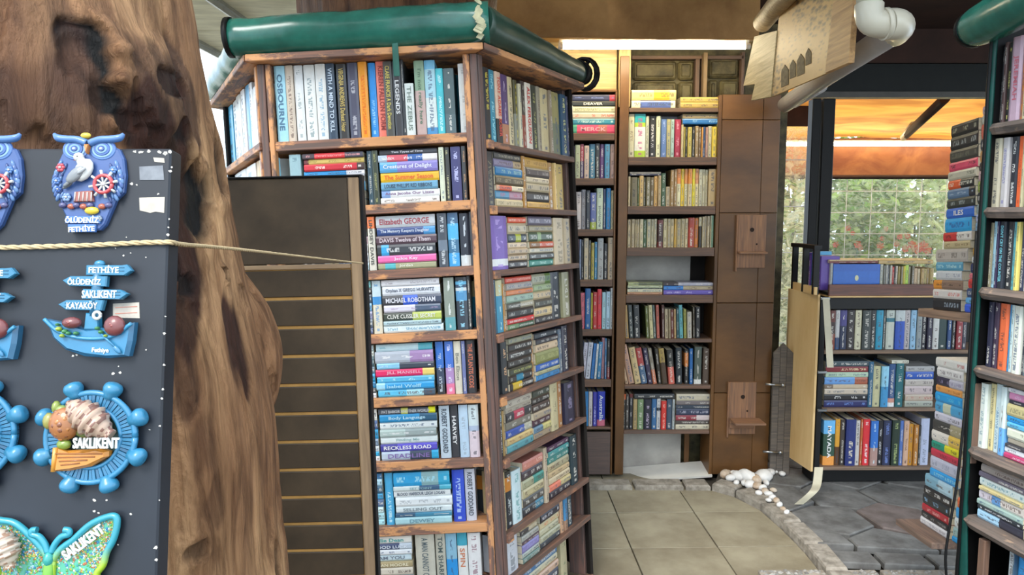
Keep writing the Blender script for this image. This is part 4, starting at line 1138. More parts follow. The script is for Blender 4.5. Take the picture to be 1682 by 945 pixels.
def owl(px, py, label, grp):
    e, k = magnet('owl_magnet', px, py, label, grp)   # centre (150,303)
    g = lambda pts: [((x-150)*k, (303-y)*k) for x, y in pts]
    K = lambda x, y: ((x-150)*k, (303-y)*k)
    blue, lb, db = C_('2a569c'), C_('5580b8'), C_('1c3f80')
    def body(b):
        b.prism(g([(108, 246), (128, 236), (150, 244), (172, 236), (198, 246), (206, 262), (210, 290), (208, 318), (196, 330), (190, 346), (180, 372), (172, 380), (122, 382), (118, 362), (108, 344), (104, 330), (94, 322), (92, 300), (97, 272)]), 0, .005, blue, inset=.0015)
    prt(e, 'body', body)
    for sx in (-1, 1):
        def wings(b):
            for i in range(9):
                t = i/8; x = 150+sx*(46+8*math.sin(t*3)); y = 272+t*54
                b.ell((*K(x, y), .005), (.0017+.0008*math.sin(t*3), .0042, .0017), blue if i % 2 else lb, nu=8, nv=5, rot=Matrix.Rotation(sx*.35, 3, 'Z'))
                b.ell((*K(x-sx*9, y+4), .005), (.0013, .0036, .0015), lb if i % 2 else db, nu=8, nv=5, rot=Matrix.Rotation(sx*.3, 3, 'Z'))
        prt(e, 'wing', wings)
    def brow(b):
        for sx in (-1, 1):
            P = [Vector((*K(150+sx*x, y), .0065)) for x, y in ((2, 238), (18, 232), (36, 231), (50, 229), (57, 222))]
            b.tube(smooth_path(P, 4), [.0032]*13+[.0028, .0022, .0016, .0012], C_('4a80c4'), n=8)
    prt(e, 'brow', brow)
    for sx in (-1, 1):
        def eye(b):
            cx, cy = K(150+sx*22, 247)
            for i, (r, c) in enumerate(((.0112, C_('3f74c0')), (.0090, C_('88b4e4')), (.0070, C_('2f62b0')), (.0050, C_('7aa8de')), (.0030, C_('24509c')), (.0014, C_('c8dcf0')))):
                b.prism([(cx+r*.98*math.cos(a*.2618), cy+r*.82*math.sin(a*.2618)) for a in range(24)], .004+.0006*i, .0056+.0006*i, c, inset=.0005)
        prt(e, 'eye', eye)
    prt(e, 'beak', lambda b: b.prism(g([(146, 241), (154, 241), (150, 256)]), .005, .0105, C_('e08830'), inset=.001))
    prt(e, 'yellow_tuft', lambda b: b.ell((*K(145, 225), .0065), (.0045, .0026, .002), C_('e8c820'), nu=10, nv=6))
    prt(e, 'yellow_shell', lambda b: [b.ell((*K(160, 349), .0065), (.0062, .0034, .0025), C_('e8c820'), nu=12, nv=6)])
    def gull(b):
        W, G = C_('e0e0dc'), C_('7c8288')
        b.ell((*K(146, 283), .0082), (.0072, .0105, .0035), W, rot=Matrix.Rotation(-.5, 3, 'Z'))
        b.ell((*K(138, 262), .0090), (.0044, .0040, .0032), W); b.ell((*K(143, 270), .0088), (.0040, .0052, .0030), W, rot=Matrix.Rotation(.5, 3, 'Z'))
        b.ell((*K(136, 291), .0105), (.0100, .0048, .0026), C_('8c9094'), rot=Matrix.Rotation(.75, 3, 'Z')); b.ell((*K(139, 262), .0123), (.0006, .0006, .0004), C_('101010'), nu=6, nv=4)
        for i in range(6): b.ell((*K(147-i*5.0, 286+i*3.9), .0125-.0006*i), (.0046, .0017, .0010), G if i % 2 else C_('a8acb0'), rot=Matrix.Rotation(.65, 3, 'Z'), nu=8, nv=5)
        b.ell((*K(120, 308), .0075), (.0050, .0016, .0015), C_('6c7278'), rot=Matrix.Rotation(.6, 3, 'Z'))
        b.tube([(*K(137, 264), .009), (*K(130, 267), .0088)], [.0012, .0004], C_('e05838'), n=6)
    prt(e, 'gull', gull)
    def wheel(b):
        cx, cy = K(179, 306)
        for i in range(8):
            a = i*math.pi/4+.2; b.tube([(cx, cy, .0085), (cx+.0118*math.cos(a), cy+.0118*math.sin(a), .0085)], [.0007, .0012], C_('e4e4e0'), n=6)
        P = [Vector((cx+.0072*math.cos(t*.2618), cy+.0072*math.sin(t*.2618), .0085)) for t in range(25)]; b.tube(P, .0016, C_('d03840'), n=8)
        b.ell((cx, cy, .009), (.002, .002, .0015), C_('e8e8e8'), nu=8, nv=5)
    prt(e, 'ship_wheel', wheel)
    def fl(b):
        for (x, y, r, c) in ((106, 278, .0042, 'd84858'), (101, 300, .0036, '4a7cc8'), (104, 314, .003, '3868b8'), (192, 282, .0036, '5a8cd4'), (118, 327, .0042, '88a8d8'), (172, 362, .003, '98a8b8')):
            cx, cy = K(x, y)
            for i in range(6):
                a = i*math.pi/3; b.ell((cx+r*.55*math.cos(a), cy+r*.55*math.sin(a), .0065), (r*.42, r*.42, .0012), C_(c), nu=6, nv=4)
            b.ell((cx, cy, .0075), (r*.3, r*.3, .0012), C_('e8e8e8'), nu=6, nv=4)
    prt(e, 'flowers', fl)
    def brg(b):
        b.prism(g([(132, 318), (160, 316), (163, 334), (130, 335)]), .004, .008, C_('a85848'), inset=.001)
        for i in range(5): b.tube([(*K(134+i*6.5, 319), .0082), (*K(133+i*6.8, 334), .0082)], .0006, C_('e8d8d0'), n=5)
        for i, x in enumerate((112, 126, 134, 146, 156, 176, 186)): b.ell((*K(x, 340+(i % 2)*2), .0062), (.0034, .0026, .0020), C_('b85838' if i % 2 else '4a4a80'), nu=8, nv=5)
    prt(e, 'clam_and_shells', brg)
    pq = prt(e, 'plaque', lambda b: [b.prism(g([(118, 358), (174, 358), (174, 370), (118, 370)]), .0045, .0075, C_('3474c8'), inset=.0008), b.prism(g([(122, 371), (168, 371), (167, 384), (124, 384)]), .0045, .0075, C_('3474c8'), inset=.0008)])
    text('ÖLÜDENİZ', 12*k, 54*k, 'f0f4f8', Matrix.Translation((*K(146, 363.5), .0074)), pq, 'lettering', thick=.0008, r=.5)
    text('FETHİYE', 11*k, 42*k, 'f0f4f8', Matrix.Translation((*K(146, 378), .0074)) @ Matrix.Rotation(.05, 4, 'Z'), pq, 'lettering', thick=.0008)
owl(150, 303, 'whole blue owl magnet with gull, red wheel and ÖLÜDENİZ FETHİYE plaque', 'blue owl magnets')
owl(-19, 303, 'blue owl magnet cut off by the left edge of the photo', 'blue owl magnets')
def signboat(px, py, label, grp, nm='FETHİYE'):
    e, k = magnet('signpost_boat_magnet', px, py, label, grp)   # centre (155,510)
    g = lambda pts: [((x-155)*k, (510-y)*k) for x, y in pts]; K = lambda x, y: ((x-155)*k, (510-y)*k)
    T, T2 = C_('0f88b4'), C_('0c6a92')
    prt(e, 'post', lambda b: [b.tube([(*K(162, 520), .005), (*K(166, 436), .005)], .0045, T2, n=8), b.ell((*K(167, 434), .0055), (.0045, .003, .003), T, nu=8, nv=6)])
    for (s, poly, tx, ty, w_) in (('FETHİYE', [(148, 437), (206, 437), (214, 436), (223, 446), (212, 454), (148, 453)], 178, 443.5, 52), ('ÖLÜDENİZ', [(183, 455), (182, 472), (122, 471), (110, 462), (123, 455)], 147, 463, 54),
                                 ('SAKLIKENT', [(144, 476), (205, 477), (218, 484), (206, 493), (143, 492)], 172, 484.5, 56), ('KAYAKÖY', [(180, 494), (176, 511), (118, 510), (105, 501), (118, 494)], 145, 502, 50)):
        def arrow(b):
            b.prism(g(poly), .004, .009, C_('1280aa'), inset=.001)
            ys_ = sorted(p[1] for p in poly)
            for t in (.3, .6): y = ys_[0]+(ys_[-1]-ys_[0])*t; xs_ = [p[0] for p in poly]; b.tube([(*K(min(xs_)+12, y), .009), (*K(max(xs_)-12, y), .009)], .0004, T2, n=5)
        o = prt(e, 'arrow_sign', arrow)
        text(s, 12.5*k, w_*k, 'eef4f8', Matrix.Translation((*K(tx, ty), .0088)), o, 'lettering', thick=.0007)
    def hull(b):
        b.prism(g([(84, 524), (104, 528), (150, 540), (205, 538), (228, 530), (226, 560), (221, 585), (190, 588), (150, 585), (118, 574), (97, 555)]), 0, .009, C_('1484b4'), inset=.003, side=C_('0f6c98'))
        P = [Vector((*K(x, y), .010)) for x, y in ((86, 525), (110, 545), (150, 556), (195, 553), (227, 532))]; b.tube(smooth_path(P, 5), .0016, C_('2090c0'), n=6)
        b.prism(g([(150, 515), (170, 515), (172, 542), (148, 542)]), .002, .0085, T, inset=.001)
    hu = prt(e, 'hull', hull)
    def nuts(b):
        for (x, y, rx, ry) in ((132, 531, .0078, .0048), (201, 536, .0085, .0085)):
            b.ell((*K(x, y), .011), (rx, ry, .005), C_('7a2c2c'), nu=14, nv=8)
            for i in range(14): a = i*2.4; q = math.sqrt(i/14); b.ell((K(x, y)[0]+rx*.8*q*math.cos(a), K(x, y)[1]+ry*.8*q*math.sin(a), .0155-.004*q*q), (.0014, .0014, .0008), C_('9a4038'), nu=6, nv=4)
    prt(e, 'shells', nuts, 'dark red turtle shells')
    def frogs(b):
        for i, (x, y, r) in enumerate(((112, 541, 5), (122, 545, 5), (128, 548, 4), (118, 552, 4), (174, 540, 4), (180, 546, 4), (188, 552, 3), (110, 534, 3), (140, 548, 4))): b.ell((*K(x, y), .0115), (r*k, r*k*.8, .003), C_('3a8a4a' if i % 3 else 'a8c030'), nu=8, nv=6)
    prt(e, 'green_turtles', frogs)
    def buoy(b):
        cx, cy = K(172, 519); P = [Vector((cx+.0028*math.cos(t*.3927), cy+.0028*math.sin(t*.3927), .011)) for t in range(17)]; b.tube(P, .0013, C_('e8e8e4'), n=6)
    prt(e, 'lifebuoy', buoy)
    prt(e, 'oar', lambda b: [b.tube([(*K(180, 548), .012), (*K(205, 572), .011)], .0009, C_('3090c0'), n=6), b.ell((*K(206, 574), .011), (.0045, .002, .0012), C_('2080b0'), rot=Matrix.Rotation(-.8, 3, 'Z'))])
    text('Fethiye', 9*k, 34*k, 'e8f4f8', Matrix.Translation((*K(178, 576), .0092)) @ Matrix.Rotation(-.03, 4, 'Z'), hu, 'lettering', thick=.0006)
signboat(155, 510, 'whole turquoise boat magnet under four arrow signs from FETHİYE to KAYAKÖY', 'boat and signpost magnets')
signboat(-33, 515, 'turquoise signpost and boat magnet cut off at the left edge', 'boat and signpost magnets')
def shell(b, K, p0, p1, r, z, c1, c2, turns=7):
    a = Vector((*K(*p0), z)); c = Vector((*K(*p1), z)); n = 26; P = []; R = []; 
    for i in range(n+1):
        t = i/n; P.append(a.lerp(c, t)); R.append(r*(.08+math.sin(min(1, t*1.12)*math.pi*.86)**.8)*(1+.12*math.cos(t*turns*2*math.pi))*(1-.35*max(0, t-.75)/.25) if t > .0 else r*.05)
    k0 = len(b.f); b.tube(P, R, c1, n=14)
    for f in range(k0, len(b.f)-2):
        i = (f-k0)//14; 
        if (i//2+(f % 3 == 0)) % 3 == 0: b.c[f] = c2
def wheelmag(px, py, label, grp):
    e, k = magnet('ship_wheel_magnet', px, py, label, grp)   # centre (157,717)
    K = lambda x, y: ((x-157)*k, (717-y)*k)
    T = C_('107aa8')
    def ringp(b):
        n = 64
        for i in range(n):
            a0 = 2*math.pi*i/n; a1 = 2*math.pi*(i+.86)/n; ri, ro = 48*k, 72*k
            pts = [(r*math.cos(a), r*math.sin(a)) for r, a in ((ri, a0), (ro, a0), (ro, a1), (ri, a1))]
            b.prism(pts, .001, .0078+.0006*(i % 2), T if i % 5 else C_('0c6894'), inset=.0006)
        b.tube([Vector((72*k*math.cos(t*2*math.pi/48), 72*k*math.sin(t*2*math.pi/48), .007)) for t in range(49)], .0024, C_('1484b4'), n=8)
        b.tube([Vector((49*k*math.cos(t*2*math.pi/48), 49*k*math.sin(t*2*math.pi/48), .0075)) for t in range(49)], .0018, C_('1080b0'), n=8)
    prt(e, 'rim', ringp)
    prt(e, 'hub_disc', lambda b: b.prism(circ(0, 0, 47*k, 32), .001, .004, C_('2a5048')))
    for i in range(8):
        def hnd(b):
            a = math.radians(22.5+45*i); d = Vector((math.cos(a), math.sin(a), 0)); m_ = 81*k; R = Matrix.Rotation(a, 3, 'Z')
            P = [d*(m_+t*k)+Vector((0, 0, .006)) for t in (-14, -8, -3, 0, 3, 6, 9, 12, 14)]
            b.tube(P, [.0046, .0052, .0068, .0073, .0076, .0074, .0068, .0054, .0026], C_('1484b0'), n=14)
            for j in range(-1, 2): b.tube([d*(m_+s_*k)+Vector((-d.y, d.x, 0))*j*.0032+Vector((0, 0, .0115-abs(j)*.0012)) for s_ in (-6, 0, 7, 11)], .0005, C_('0c6c9c'), n=5)
        prt(e, 'handle', hnd)
    def turtle(b):
        b.ell((*K(120, 694), .012), (.0125, .0135, .0075), C_('b06a28'), nu=18, nv=10)
        for i in range(16): a = i*2.4; q = math.sqrt(i/16); b.ell((K(120, 694)[0]+.0105*q*math.cos(a), K(120, 694)[1]+.0115*q*math.sin(a), .0190-.0048*q*q), (.0026, .0026, .0010), C_('c47c30' if i % 2 else '8a4a20'), nu=7, nv=4)
    prt(e, 'turtle_shell', turtle)
    prt(e, 'turtle_limbs', lambda b: [b.ell((*K(x, y), .011), (rx, ry, .0035), C_(c), nu=10, nv=6) for x, y, rx, ry, c in ((104, 668, .0035, .0055, '90a030'), (112, 672, .006, .004, '88a040'), (93, 690, .005, .007, 'a09a40'), (155, 706, .010, .006, '6a7a34'), (119, 727, .006, .0045, '88a030'))])
    prt(e, 'conch', lambda b: shell(b, K, (124, 658), (198, 712), .0115, .014, C_('c8a890'), C_('8a5a48')), 'striped cream and brown sea shell')
    def boat(b):
        b.prism([K(*p) for p in ((108, 731), (106, 752), (105, 770), (130, 769), (165, 762), (192, 746), (192, 738), (178, 734), (150, 736), (125, 737))], .006, .014, C_('d88a18'), inset=.003)
        for i in range(4): b.tube([(*K(110+i*3, 741+i*6), .0142), (*K(185-i*12, 741+i*5), .0142)], .0006, C_('a86010'), n=5)
        b.tube([(*K(107, 732), .012), (*K(105, 770), .012)], .002, C_('e8a030'), n=7)
    prt(e, 'orange_boat', boat)
    text('SAKLIKENT', 17*k, 73*k, 'f4f4f2', Matrix.Translation((*K(179, 723), .0175)), e, 'lettering', thick=.0018)
wheelmag(157, 717, 'turquoise ship wheel magnet with turtle, shell, orange boat and SAKLIKENT lettering', 'ship wheel magnets')
wheelmag(-39, 712, 'turquoise ship wheel magnet mostly cut off at the left edge', 'ship wheel magnets')
def butterfly():
    e, k = magnet('butterfly_magnet', 90, 930, 'green and turquoise butterfly magnet filled with coloured grit, reading SAKLIKENT', None)
    K = lambda x, y: ((x-90)*k, (930-y)*k)
    R = [(93, 918), (105, 900), (125, 885), (150, 862), (175, 850), (192, 848), (195, 862), (190, 885), (180, 905), (175, 925), (165, 940), (170, 960), (150, 985), (118, 990), (95, 970)]
    Lw = [(87, 918), (75, 900), (55, 880), (30, 860), (10, 855), (-8, 856), (-14, 880), (-6, 915), (4, 935), (2, 955), (12, 985), (45, 995), (85, 970)]
    for nm, poly in (('right_wing', R), ('left_wing', Lw)):
        def wing(b):
            for t in range(1):
                q = [K(*p) for p in poly]; b.prism(q, 0, .004, C_('48b898'), inset=.001)
            P = [Vector((*K(*p), .005)) for p in poly+[poly[0]]]; pp = smooth_path(P, 5); k0 = len(b.f); b.tube(pp, .0028, C_('18a0b8'), n=8)
            for f in range(k0, len(b.f)):
                y = sum(b.v[i][1] for i in b.f[f])/len(b.f[f]); t = max(0, min(1, (K(0, 895)[1]-y)/(30*k))); c0 = C_('12a0b4'); c1 = C_('a8d010'); b.c[f] = tuple(a+(c-a)*t for a, c in zip(c0, c1))
        prt(e, nm, wing)
    random.seed(3)
    def grit(b):
        for poly in (R, Lw):
            cx = sum(p[0] for p in poly)/len(poly); cy = sum(p[1] for p in poly)/len(poly)
            for _ in range(900):
                i = random.randrange(len(poly)); j = (i+1) % len(poly); t = random.random(); q = random.random()**.5*.9
                x = cx+((poly[i][0]*(1-t)+poly[j][0]*t)-cx)*q; y = cy+((poly[i][1]*(1-t)+poly[j][1]*t)-cy)*q
                c = random.choice(['2888c0', '88c040', 'd8d060', 'e0e0d8', '30a0a8', 'c87040', '58b058', 'a8d8e0', 'c8a878']); r = random.uniform(.0006, .0011)
                X, Y = K(x, y); b.add([(X-r, Y-r, .0042), (X+r, Y-r, .0042), (X+r*.6, Y+r, .0042), (X-r, Y+r, .0042), (X, Y, .0042+r)], [(0, 1, 4), (1, 2, 4), (2, 3, 4), (3, 0, 4)], C_(c))
    o = prt(e, 'coloured_grit', grit); o['kind'] = 'stuff'
    prt(e, 'body', lambda b: [b.ell((*K(88, 940), .006), (.0045, .016, .004), C_('78c030')), b.ell((*K(88, 915), .007), (.004, .006, .004), C_('20a8a0'))])
    def ant(b):
        for sx in (-1, 1):
            P = [Vector((*K(88+sx*x, y), .006)) for x, y in ((3, 905), (8, 892), (18, 880), (30, 876), (30, 870), (22, 869))]; b.tube(smooth_path(P, 5), .0026, C_('16a0b8'), n=8)
    prt(e, 'antennae', ant)
    prt(e, 'conch', lambda b: shell(b, K, (8, 862), (36, 925), .0105, .013, C_('dcc8b4'), C_('b08a70')), 'cream spiral shell')
    text('SAKLIKENT', 17*k, 76*k, 'f0f0ec', Matrix.Translation((*K(143, 888), .0062)) @ Matrix.Rotation(math.radians(37), 4, 'Z'), e, 'lettering', thick=.0016)
butterfly()
# ------------------------------------------------------------------ far bookcases
YF = 4.16
FC = Face(at(1026, 500, YF), (1, .0, .0), (-.010, 0, 1))
def fs(px, py): return FC.uv(px, py)
def case_obj(name, p, label, cat='bookcase'):
    e = empty(name, p, label, cat); return e, e.matrix_basis.inverted()
CB, IC = case_obj('bookcase', FC.P(.25, -FC.O.z), 'tall plain brown open bookcase in the middle background under the tube light')
def cb(par, inv, name, fr, *a, **k):
    o = board(name, fr, *a, **k); o.parent = par; o.matrix_basis = inv @ o.matrix_basis; return o
sl, sr_ = fs(1028, 480)[0], fs(1172, 480)[0]; GB = -FC.O.z+.02
tu = fs(1100, 171)[1]; DC = .20
cb(CB, IC, 'side_panel', FC, sl-.05, sl, GB, fs(1025, 92)[1], -.004, DC, M_BROWN, axis='z')
cb(CB, IC, 'side_panel', FC, sr_, sr_+.018, GB, fs(1188, 156)[1], -.004, DC, M_BROWN, axis='z')
cb(CB, IC, 'back_panel', FC, sl, sr_, fs(0, 640)[1], tu, DC, DC+.01, M_BACK)
cpx = [(177, 7), (258, 13), (339, 13), (407, 14), (485, 13), (557, 6), (632.5, 7), (707.5, 6)]
UC = []
for i, (y, th) in enumerate(cpx):
    u = fs(1100, y)[1]; UC.append(u)
    cb(CB, IC, 'shelf', FC, sl+.001, sr_-.001, u-th/292, u, 0, DC, M_BROWNS)
cc = 'central brown bookcase'
def gapc(i): return (UC[i-1]-cpx[i-1][1]/292)-UC[i]-.004
z1 = (940, 140, 4.5); z2 = (930, 330, 4.108); z3 = (930, 490, 4.108)
GCC = 1.15
C0 = '''
P 437 775 32 | 65 c8b878:.5:f0a020:.85:b0a468 6a5a30 | 50 d8d4b8:.2:4a60a0:.9:d8d4b8
P 800 1100 85 | 35 b09848 | 35 a89048
'''
C1 = '''
U 420 463 205 c0bc9c
U 465 545 205 18a0a8:.2:a8c820:.3:e0e0d8:.85:a8c820 b02880
U 547 572 225 b8b8a0
U 575 622 225 1c1c1c e0e0e0
U 626 658 225 d8dcb8
U 661 700 250 5a78b0 a8b8e0
U 702 730 250 b0a878
U 732 758 250 a0b8b0
U 763 808 250 a02040 e0a0b0
U 810 826 290 c0b088
U 828 842 305 a89838
U 844 858 310 2c2a18
U 860 890 308 b8a850
U 892 912 305 242018
U 914 938 300 988058
U 940 958 305 6a5030
U 960 972 310 d0903a
U 974 990 305 305080
U 992 1010 310 b08878
U 1012 1038 300 c8c0a0
U 1040 1072 305 d8c040
U 1074 1098 285 a89c60
T 822 1100 | 34 a89468 | 40 1c6cb0 a8d0f0
'''
C2 = '''
U 418 433 675 c8b890
U 435 485 680 6a6040 383020
U 487 498 685 506030
U 500 530 670 c8a868
U 532 548 680 505038
U 550 580 678 787050
U 582 608 680 685838
U 610 636 672 c8a060
U 638 660 668 b8a078
U 662 695 650 3a5838
U 697 728 750 b8a888
U 730 755 625 a08050
U 757 778 622 987848
U 780 808 618 e09050:.4:e0d8b0
U 810 834 618 e8c030
U 836 860 618 d89050:.4:d8d0a8
U 862 890 618 e09040:.4:d8c8a0
U 892 912 618 e8d028
U 914 940 618 d09060:.4:e0d0a0
U 942 966 622 c8c4a8
U 968 988 622 c8c0a0
U 990 1008 625 c0b898
U 1012 1070 620 b89c68
T 430 660 | 12 b8b0a0 | 14 1c2040
'''
C3 = '\n'.join('U %d %d %d %s' % (a, b, t, c) for a, b, t, c in [
 (418,440,128,'b8a884'),(442,465,125,'b0a07c'),(467,480,128,'a89870'),(482,496,126,'b8a884'),(498,523,125,'c8bc98'),(525,547,128,'2c5028'),(549,575,125,'b8b090'),(577,596,126,'b0a888'),(598,617,124,'c0b898'),(619,656,130,'6a2018:.15:3a1810:.8:6a2018'),
 (660,685,122,'c8bc94'),(687,708,122,'b8a880'),(710,732,124,'c0b088'),(734,748,122,'c8a040'),(750,778,124,'b0a078'),(780,806,122,'b8a880'),(808,828,120,'c8b890'),(830,870,115,'a83820'),(872,898,118,'c07028'),(900,920,112,'c8bc98:.3:302820'),(922,938,108,'b8a884'),(940,955,105,'a89878'),(957,975,105,'c0b090'),(977,985,100,'b8b090'),(987,1000,98,'90b898')])
C4 = '''
P 415 655 552 | 22 a8b080:.3:687050 | 15 b8c0a0 | 8 303830 | 22 d0ccb0 | 15 b88868
P 658 1003 555 | 18 3a3038:.3:a8a8b8 | 24 3a80c8:.4:b0a080 | 26 6858b0 c8c0e8
'''
C5 = '\n'.join('L %d %d %d %s - %g' % t for t in [(402,428,700,'a88850',4),(434,462,695,'404848',4),(466,505,700,'303438',3),(548,568,715,'606830',4),(572,596,698,'c8c090',4),(598,614,700,'50605c',4),(620,640,700,'c06858',3),(652,670,700,'4a2420',2),(674,698,735,'b8a888',2),(700,712,735,'a89878',2),(714,734,738,'6a3028',2),(736,750,735,'b89868',2),(754,770,730,'305860',2),(774,798,697,'60a8b0',3),(802,820,735,'989848',2),(826,856,755,'c0b8a8',2),(866,878,720,'504838',2),(882,914,722,'202024',1)])
C6 = '\n'.join('L %d %d %d %s - %g' % t for t in [(404,424,365,'b89878',12),(428,466,315,'b89078',12),(470,512,340,'c8b080',11),(514,556,345,'a8403c:.5:406080',11),(560,590,345,'302848',10),(594,620,345,'807868:.6:c07050',10),(628,650,345,'2c2820',7),(654,690,345,'a08848:.4:403018',7),(700,740,355,'2c2c28:.5:c86050',5),(750,790,340,'1c2830',2),(806,832,350,'202020:.1:c87838:.5:202020',1),(840,862,345,'1c60a0',1),(872,920,335,'4c5850:.88:e0e0d8',0),(928,968,345,'504034',0)])
C7 = '''
U 380 405 655 c05820:.15:181818 a8a8a0
U 407 428 658 3a3430
U 430 454 655 601818:.1:1c2028 c0c0c0
U 457 484 690 b09868
U 486 526 690 708860
U 530 580 690 14182c c0b0c8
U 583 615 688 2a6090
U 617 643 685 c0c0c0:.3:303030:.4:c0c0c0
U 646 680 700 c83028 e0c0b0
U 684 720 690 3a4c60
U 722 738 690 a0a8a8
T 465 735 | 30 303438
P 742 980 655 | 40 c0b8a0 | 26 706868 | 20 2a3848 | 40 24304c a8a8b8 | 32 882838:.6:c8b8b8 | 25 443c38 | 30 c8c0a8
'''
shelf(FC, z1, UC[0], .2, cc, 'top ledge', C0, gain=GCC, depth=.12)
BIG = '''U'''
for i, z, dat in ((1, z1, C1), (2, z1, C2), (3, z2, C3), (4, z2, C4), (5, z2, C5), (6, z3, C6), (7, z3, C7)):
    shelf(FC, z, UC[i], gapc(i), cc, SN[i-1] if i < 7 else 'seventh', dat, gain=GCC, depth=.14)
# pale back boards and the tilted white board at the foot
M_PALE = mat('pale_board', 'b0aca4', .7, var=.08, sc=3, c2='8e8a84')
a0, a1 = fs(1031, 450)[0], fs(1146, 450)[0]
cb(CB, IC, 'pale_sheet', FC, a0, a1, UC[4]+.001, UC[3]-.052, .175, .18, M_PALE)
a1b = fs(1130, 740)[0]
cb(CB, IC, 'pale_sheet', FC, sl, a1b, fs(0, 790)[1], UC[7]-.028, .175, .18, M_PALE)
cb(CB, IC, 'back_strip', FC, a1b+.02, a1b+.05, fs(0, 790)[1], UC[7]-.028, .175, .185, M_BROWN, axis='z')
cb(CB, IC, 'pale_sheet', FC, fs(1033, 190)[0], fs(1152, 190)[0], UC[1], UC[0]-.026, .17, .175, mat('white_sheet', 'c8c8d0', .6))
b = MB(); q = [at(1020, 791, YF-.02), at(1170, 781, YF-.02), at(1160, 757, YF+.17), at(1022, 768, YF+.17)]
q = [v for v in q]; vs = q + [v-Vector((0, 0, .012)) for v in q]
b.add(vs, [(0, 1, 2, 3), (7, 6, 5, 4), (0, 4, 5, 1), (1, 5, 6, 2), (2, 6, 7, 3), (3, 7, 4, 0)])
tag(b.build('loose_board', mat('white_board', 'e4e2da', .6, var=.04, sc=10)), 'loose white speckled board lying tilted in the foot of the central bookcase', 'board')
# narrow bookcase
NB, IN = case_obj('bookcase', FC.P(-.3, -FC.O.z), 'narrow brown bookcase partly hidden behind the hexagonal bookcase')
nl = fs(930, 480)[0]; nr = fs(1006, 480)[0]
npx = [(219, 8), (293, 8), (377, 8), (460, 8), (541.5, 8), (624, 9), (702, 3)]
UN = [fs(980, y)[1] for y, _ in npx]
cb(NB, IN, 'side_panel', FC, nl-.17, nl-.15, GB, fs(980, 151)[1], 0, DC, M_BROWN, axis='z')
cb(NB, IN, 'side_panel', FC, nr+.002, nr+.012, GB, fs(980, 151)[1], 0, DC, M_BROWN, axis='z')
cb(NB, IN, 'back_panel', FC, nl-.17, nr, UN[-1], fs(980, 151)[1], DC, DC+.01, M_BACK)
cb(NB, IN, 'top_board', FC, nl-.17, nr+.012, fs(980, 151)[1], fs(980, 147)[1], 0, DC, M_BROWN)
cb(NB, IN, 'base_panel', FC, nl-.15, nr, GB, UN[-1]-.03, .0, .02, wood('base_brown', '5a3c2e', '4a3024', '6a4836', wear=0))
for u, (y, th) in zip(UN, npx): cb(NB, IN, 'shelf', FC, nl-.15, nr, u-(th*1.4)/292, u, 0, DC, M_BROWNS)
cn = 'narrow brown bookcase'
N0 = 'P 0 328 65 | 45 24284c:.85:b03040 6a78b0 | 36 202420 e8e8e0 DEAVER | 42 c8c4a0 808868 | 40 c8b8a0 c04030 | 42 2888a0 d0e8e0 | 60 48a080:.1:e04068:.6:c06858:.8:e04068 f8b0b8 MERCK'
def ulist(l): return '\n'.join('U %g %g %g %s' % t for t in l)
def llist(l): return '\n'.join('L %g %g %g %s - %g' % t for t in l)
N1 = ulist([(0,21,450,'706888'),(24,60,440,'a8b090'),(62,88,435,'a03048:.5:402860'),(90,126,445,'c8b0a0'),(128,172,435,'387898'),(174,205,430,'202428'),(208,240,435,'603878'),(242,280,435,'4890b8'),(283,318,435,'b09088')])
N2 = ulist([(20,50,-70,'3878a0'),(52,66,-76,'a8c0d0'),(68,104,-60,'d0c8c8'),(106,135,-75,'909098'),(137,163,-70,'202838'),(165,205,-55,'5a68a8:.8:a8b840'),(208,250,-85,'c8d8c0'),(252,270,-80,'203060'),(272,303,-85,'1880c0'),(305,322,-70,'c8bc90')])
N3 = ulist([(40,60,262,'c04058:.3:385068'),(62,89,260,'603848'),(91,104,262,'8090b0'),(106,120,265,'14181c'),(122,152,255,'c8b898'),(155,169,270,'606058'),(172,192,285,'b8a840'),(194,212,280,'2080b0'),(215,254,255,'a8acac'),(257,282,290,'202028'),(285,322,250,'c8b090')])
N4 = ulist([(60,96,597,'c0b0a0'),(98,129,625,'d86878'),(131,167,595,'1860a0'),(169,182,625,'c8b830'),(184,210,620,'c03030'),(213,242,600,'e03040'),(245,270,620,'a8d0d8'),(272,299,615,'b8d8f0'),(301,318,590,'e0e4e4')])
N5 = llist([(50,74,305,'d04050:.1:d8d8e0',-5),(77,98,305,'203858',-5),(101,129,305,'c8c8d8',-5),(132,163,305,'ccd0dc',-5),(167,189,312,'2878c0',-5),(192,206,312,'e0e4e4',-4),(210,236,300,'3080b0',-3),(240,260,268,'b08088',-1),(263,275,275,'3878a8',0),(278,298,280,'201c20:.7:802028',0)])
N6 = '''
U 60 88 640 383048
U 91 122 637 c8d0c0
U 124 151 637 2080c0
U 154 180 637 d0c8c8
U 183 210 640 3838a8 c0c8f0
U 213 266 638 2038b8:.82:d87088 e0e8ff Australia
'''
def gapn(i): return (UN[i-1]-npx[i-1][1]*1.4/292)-UN[i]-.004
for i, z, dat, g in ((0, z1, N0, fs(980, 152)[1]-UN[0]), (1, z1, N1, 0), (2, z2, N2, 0), (3, z2, N3, 0), (4, z2, N4, 0), (5, z3, N5, 0), (6, z3, N6, 0)):
    shelf(FC, z, UN[i], g or gapn(i), cn, SN[i], dat, gain=1.05, depth=.13)

for _k, _u in enumerate(UN): filler(FC, nl-.145, fs(945, 400)[0]-.01, _u, .17, hm=.16)
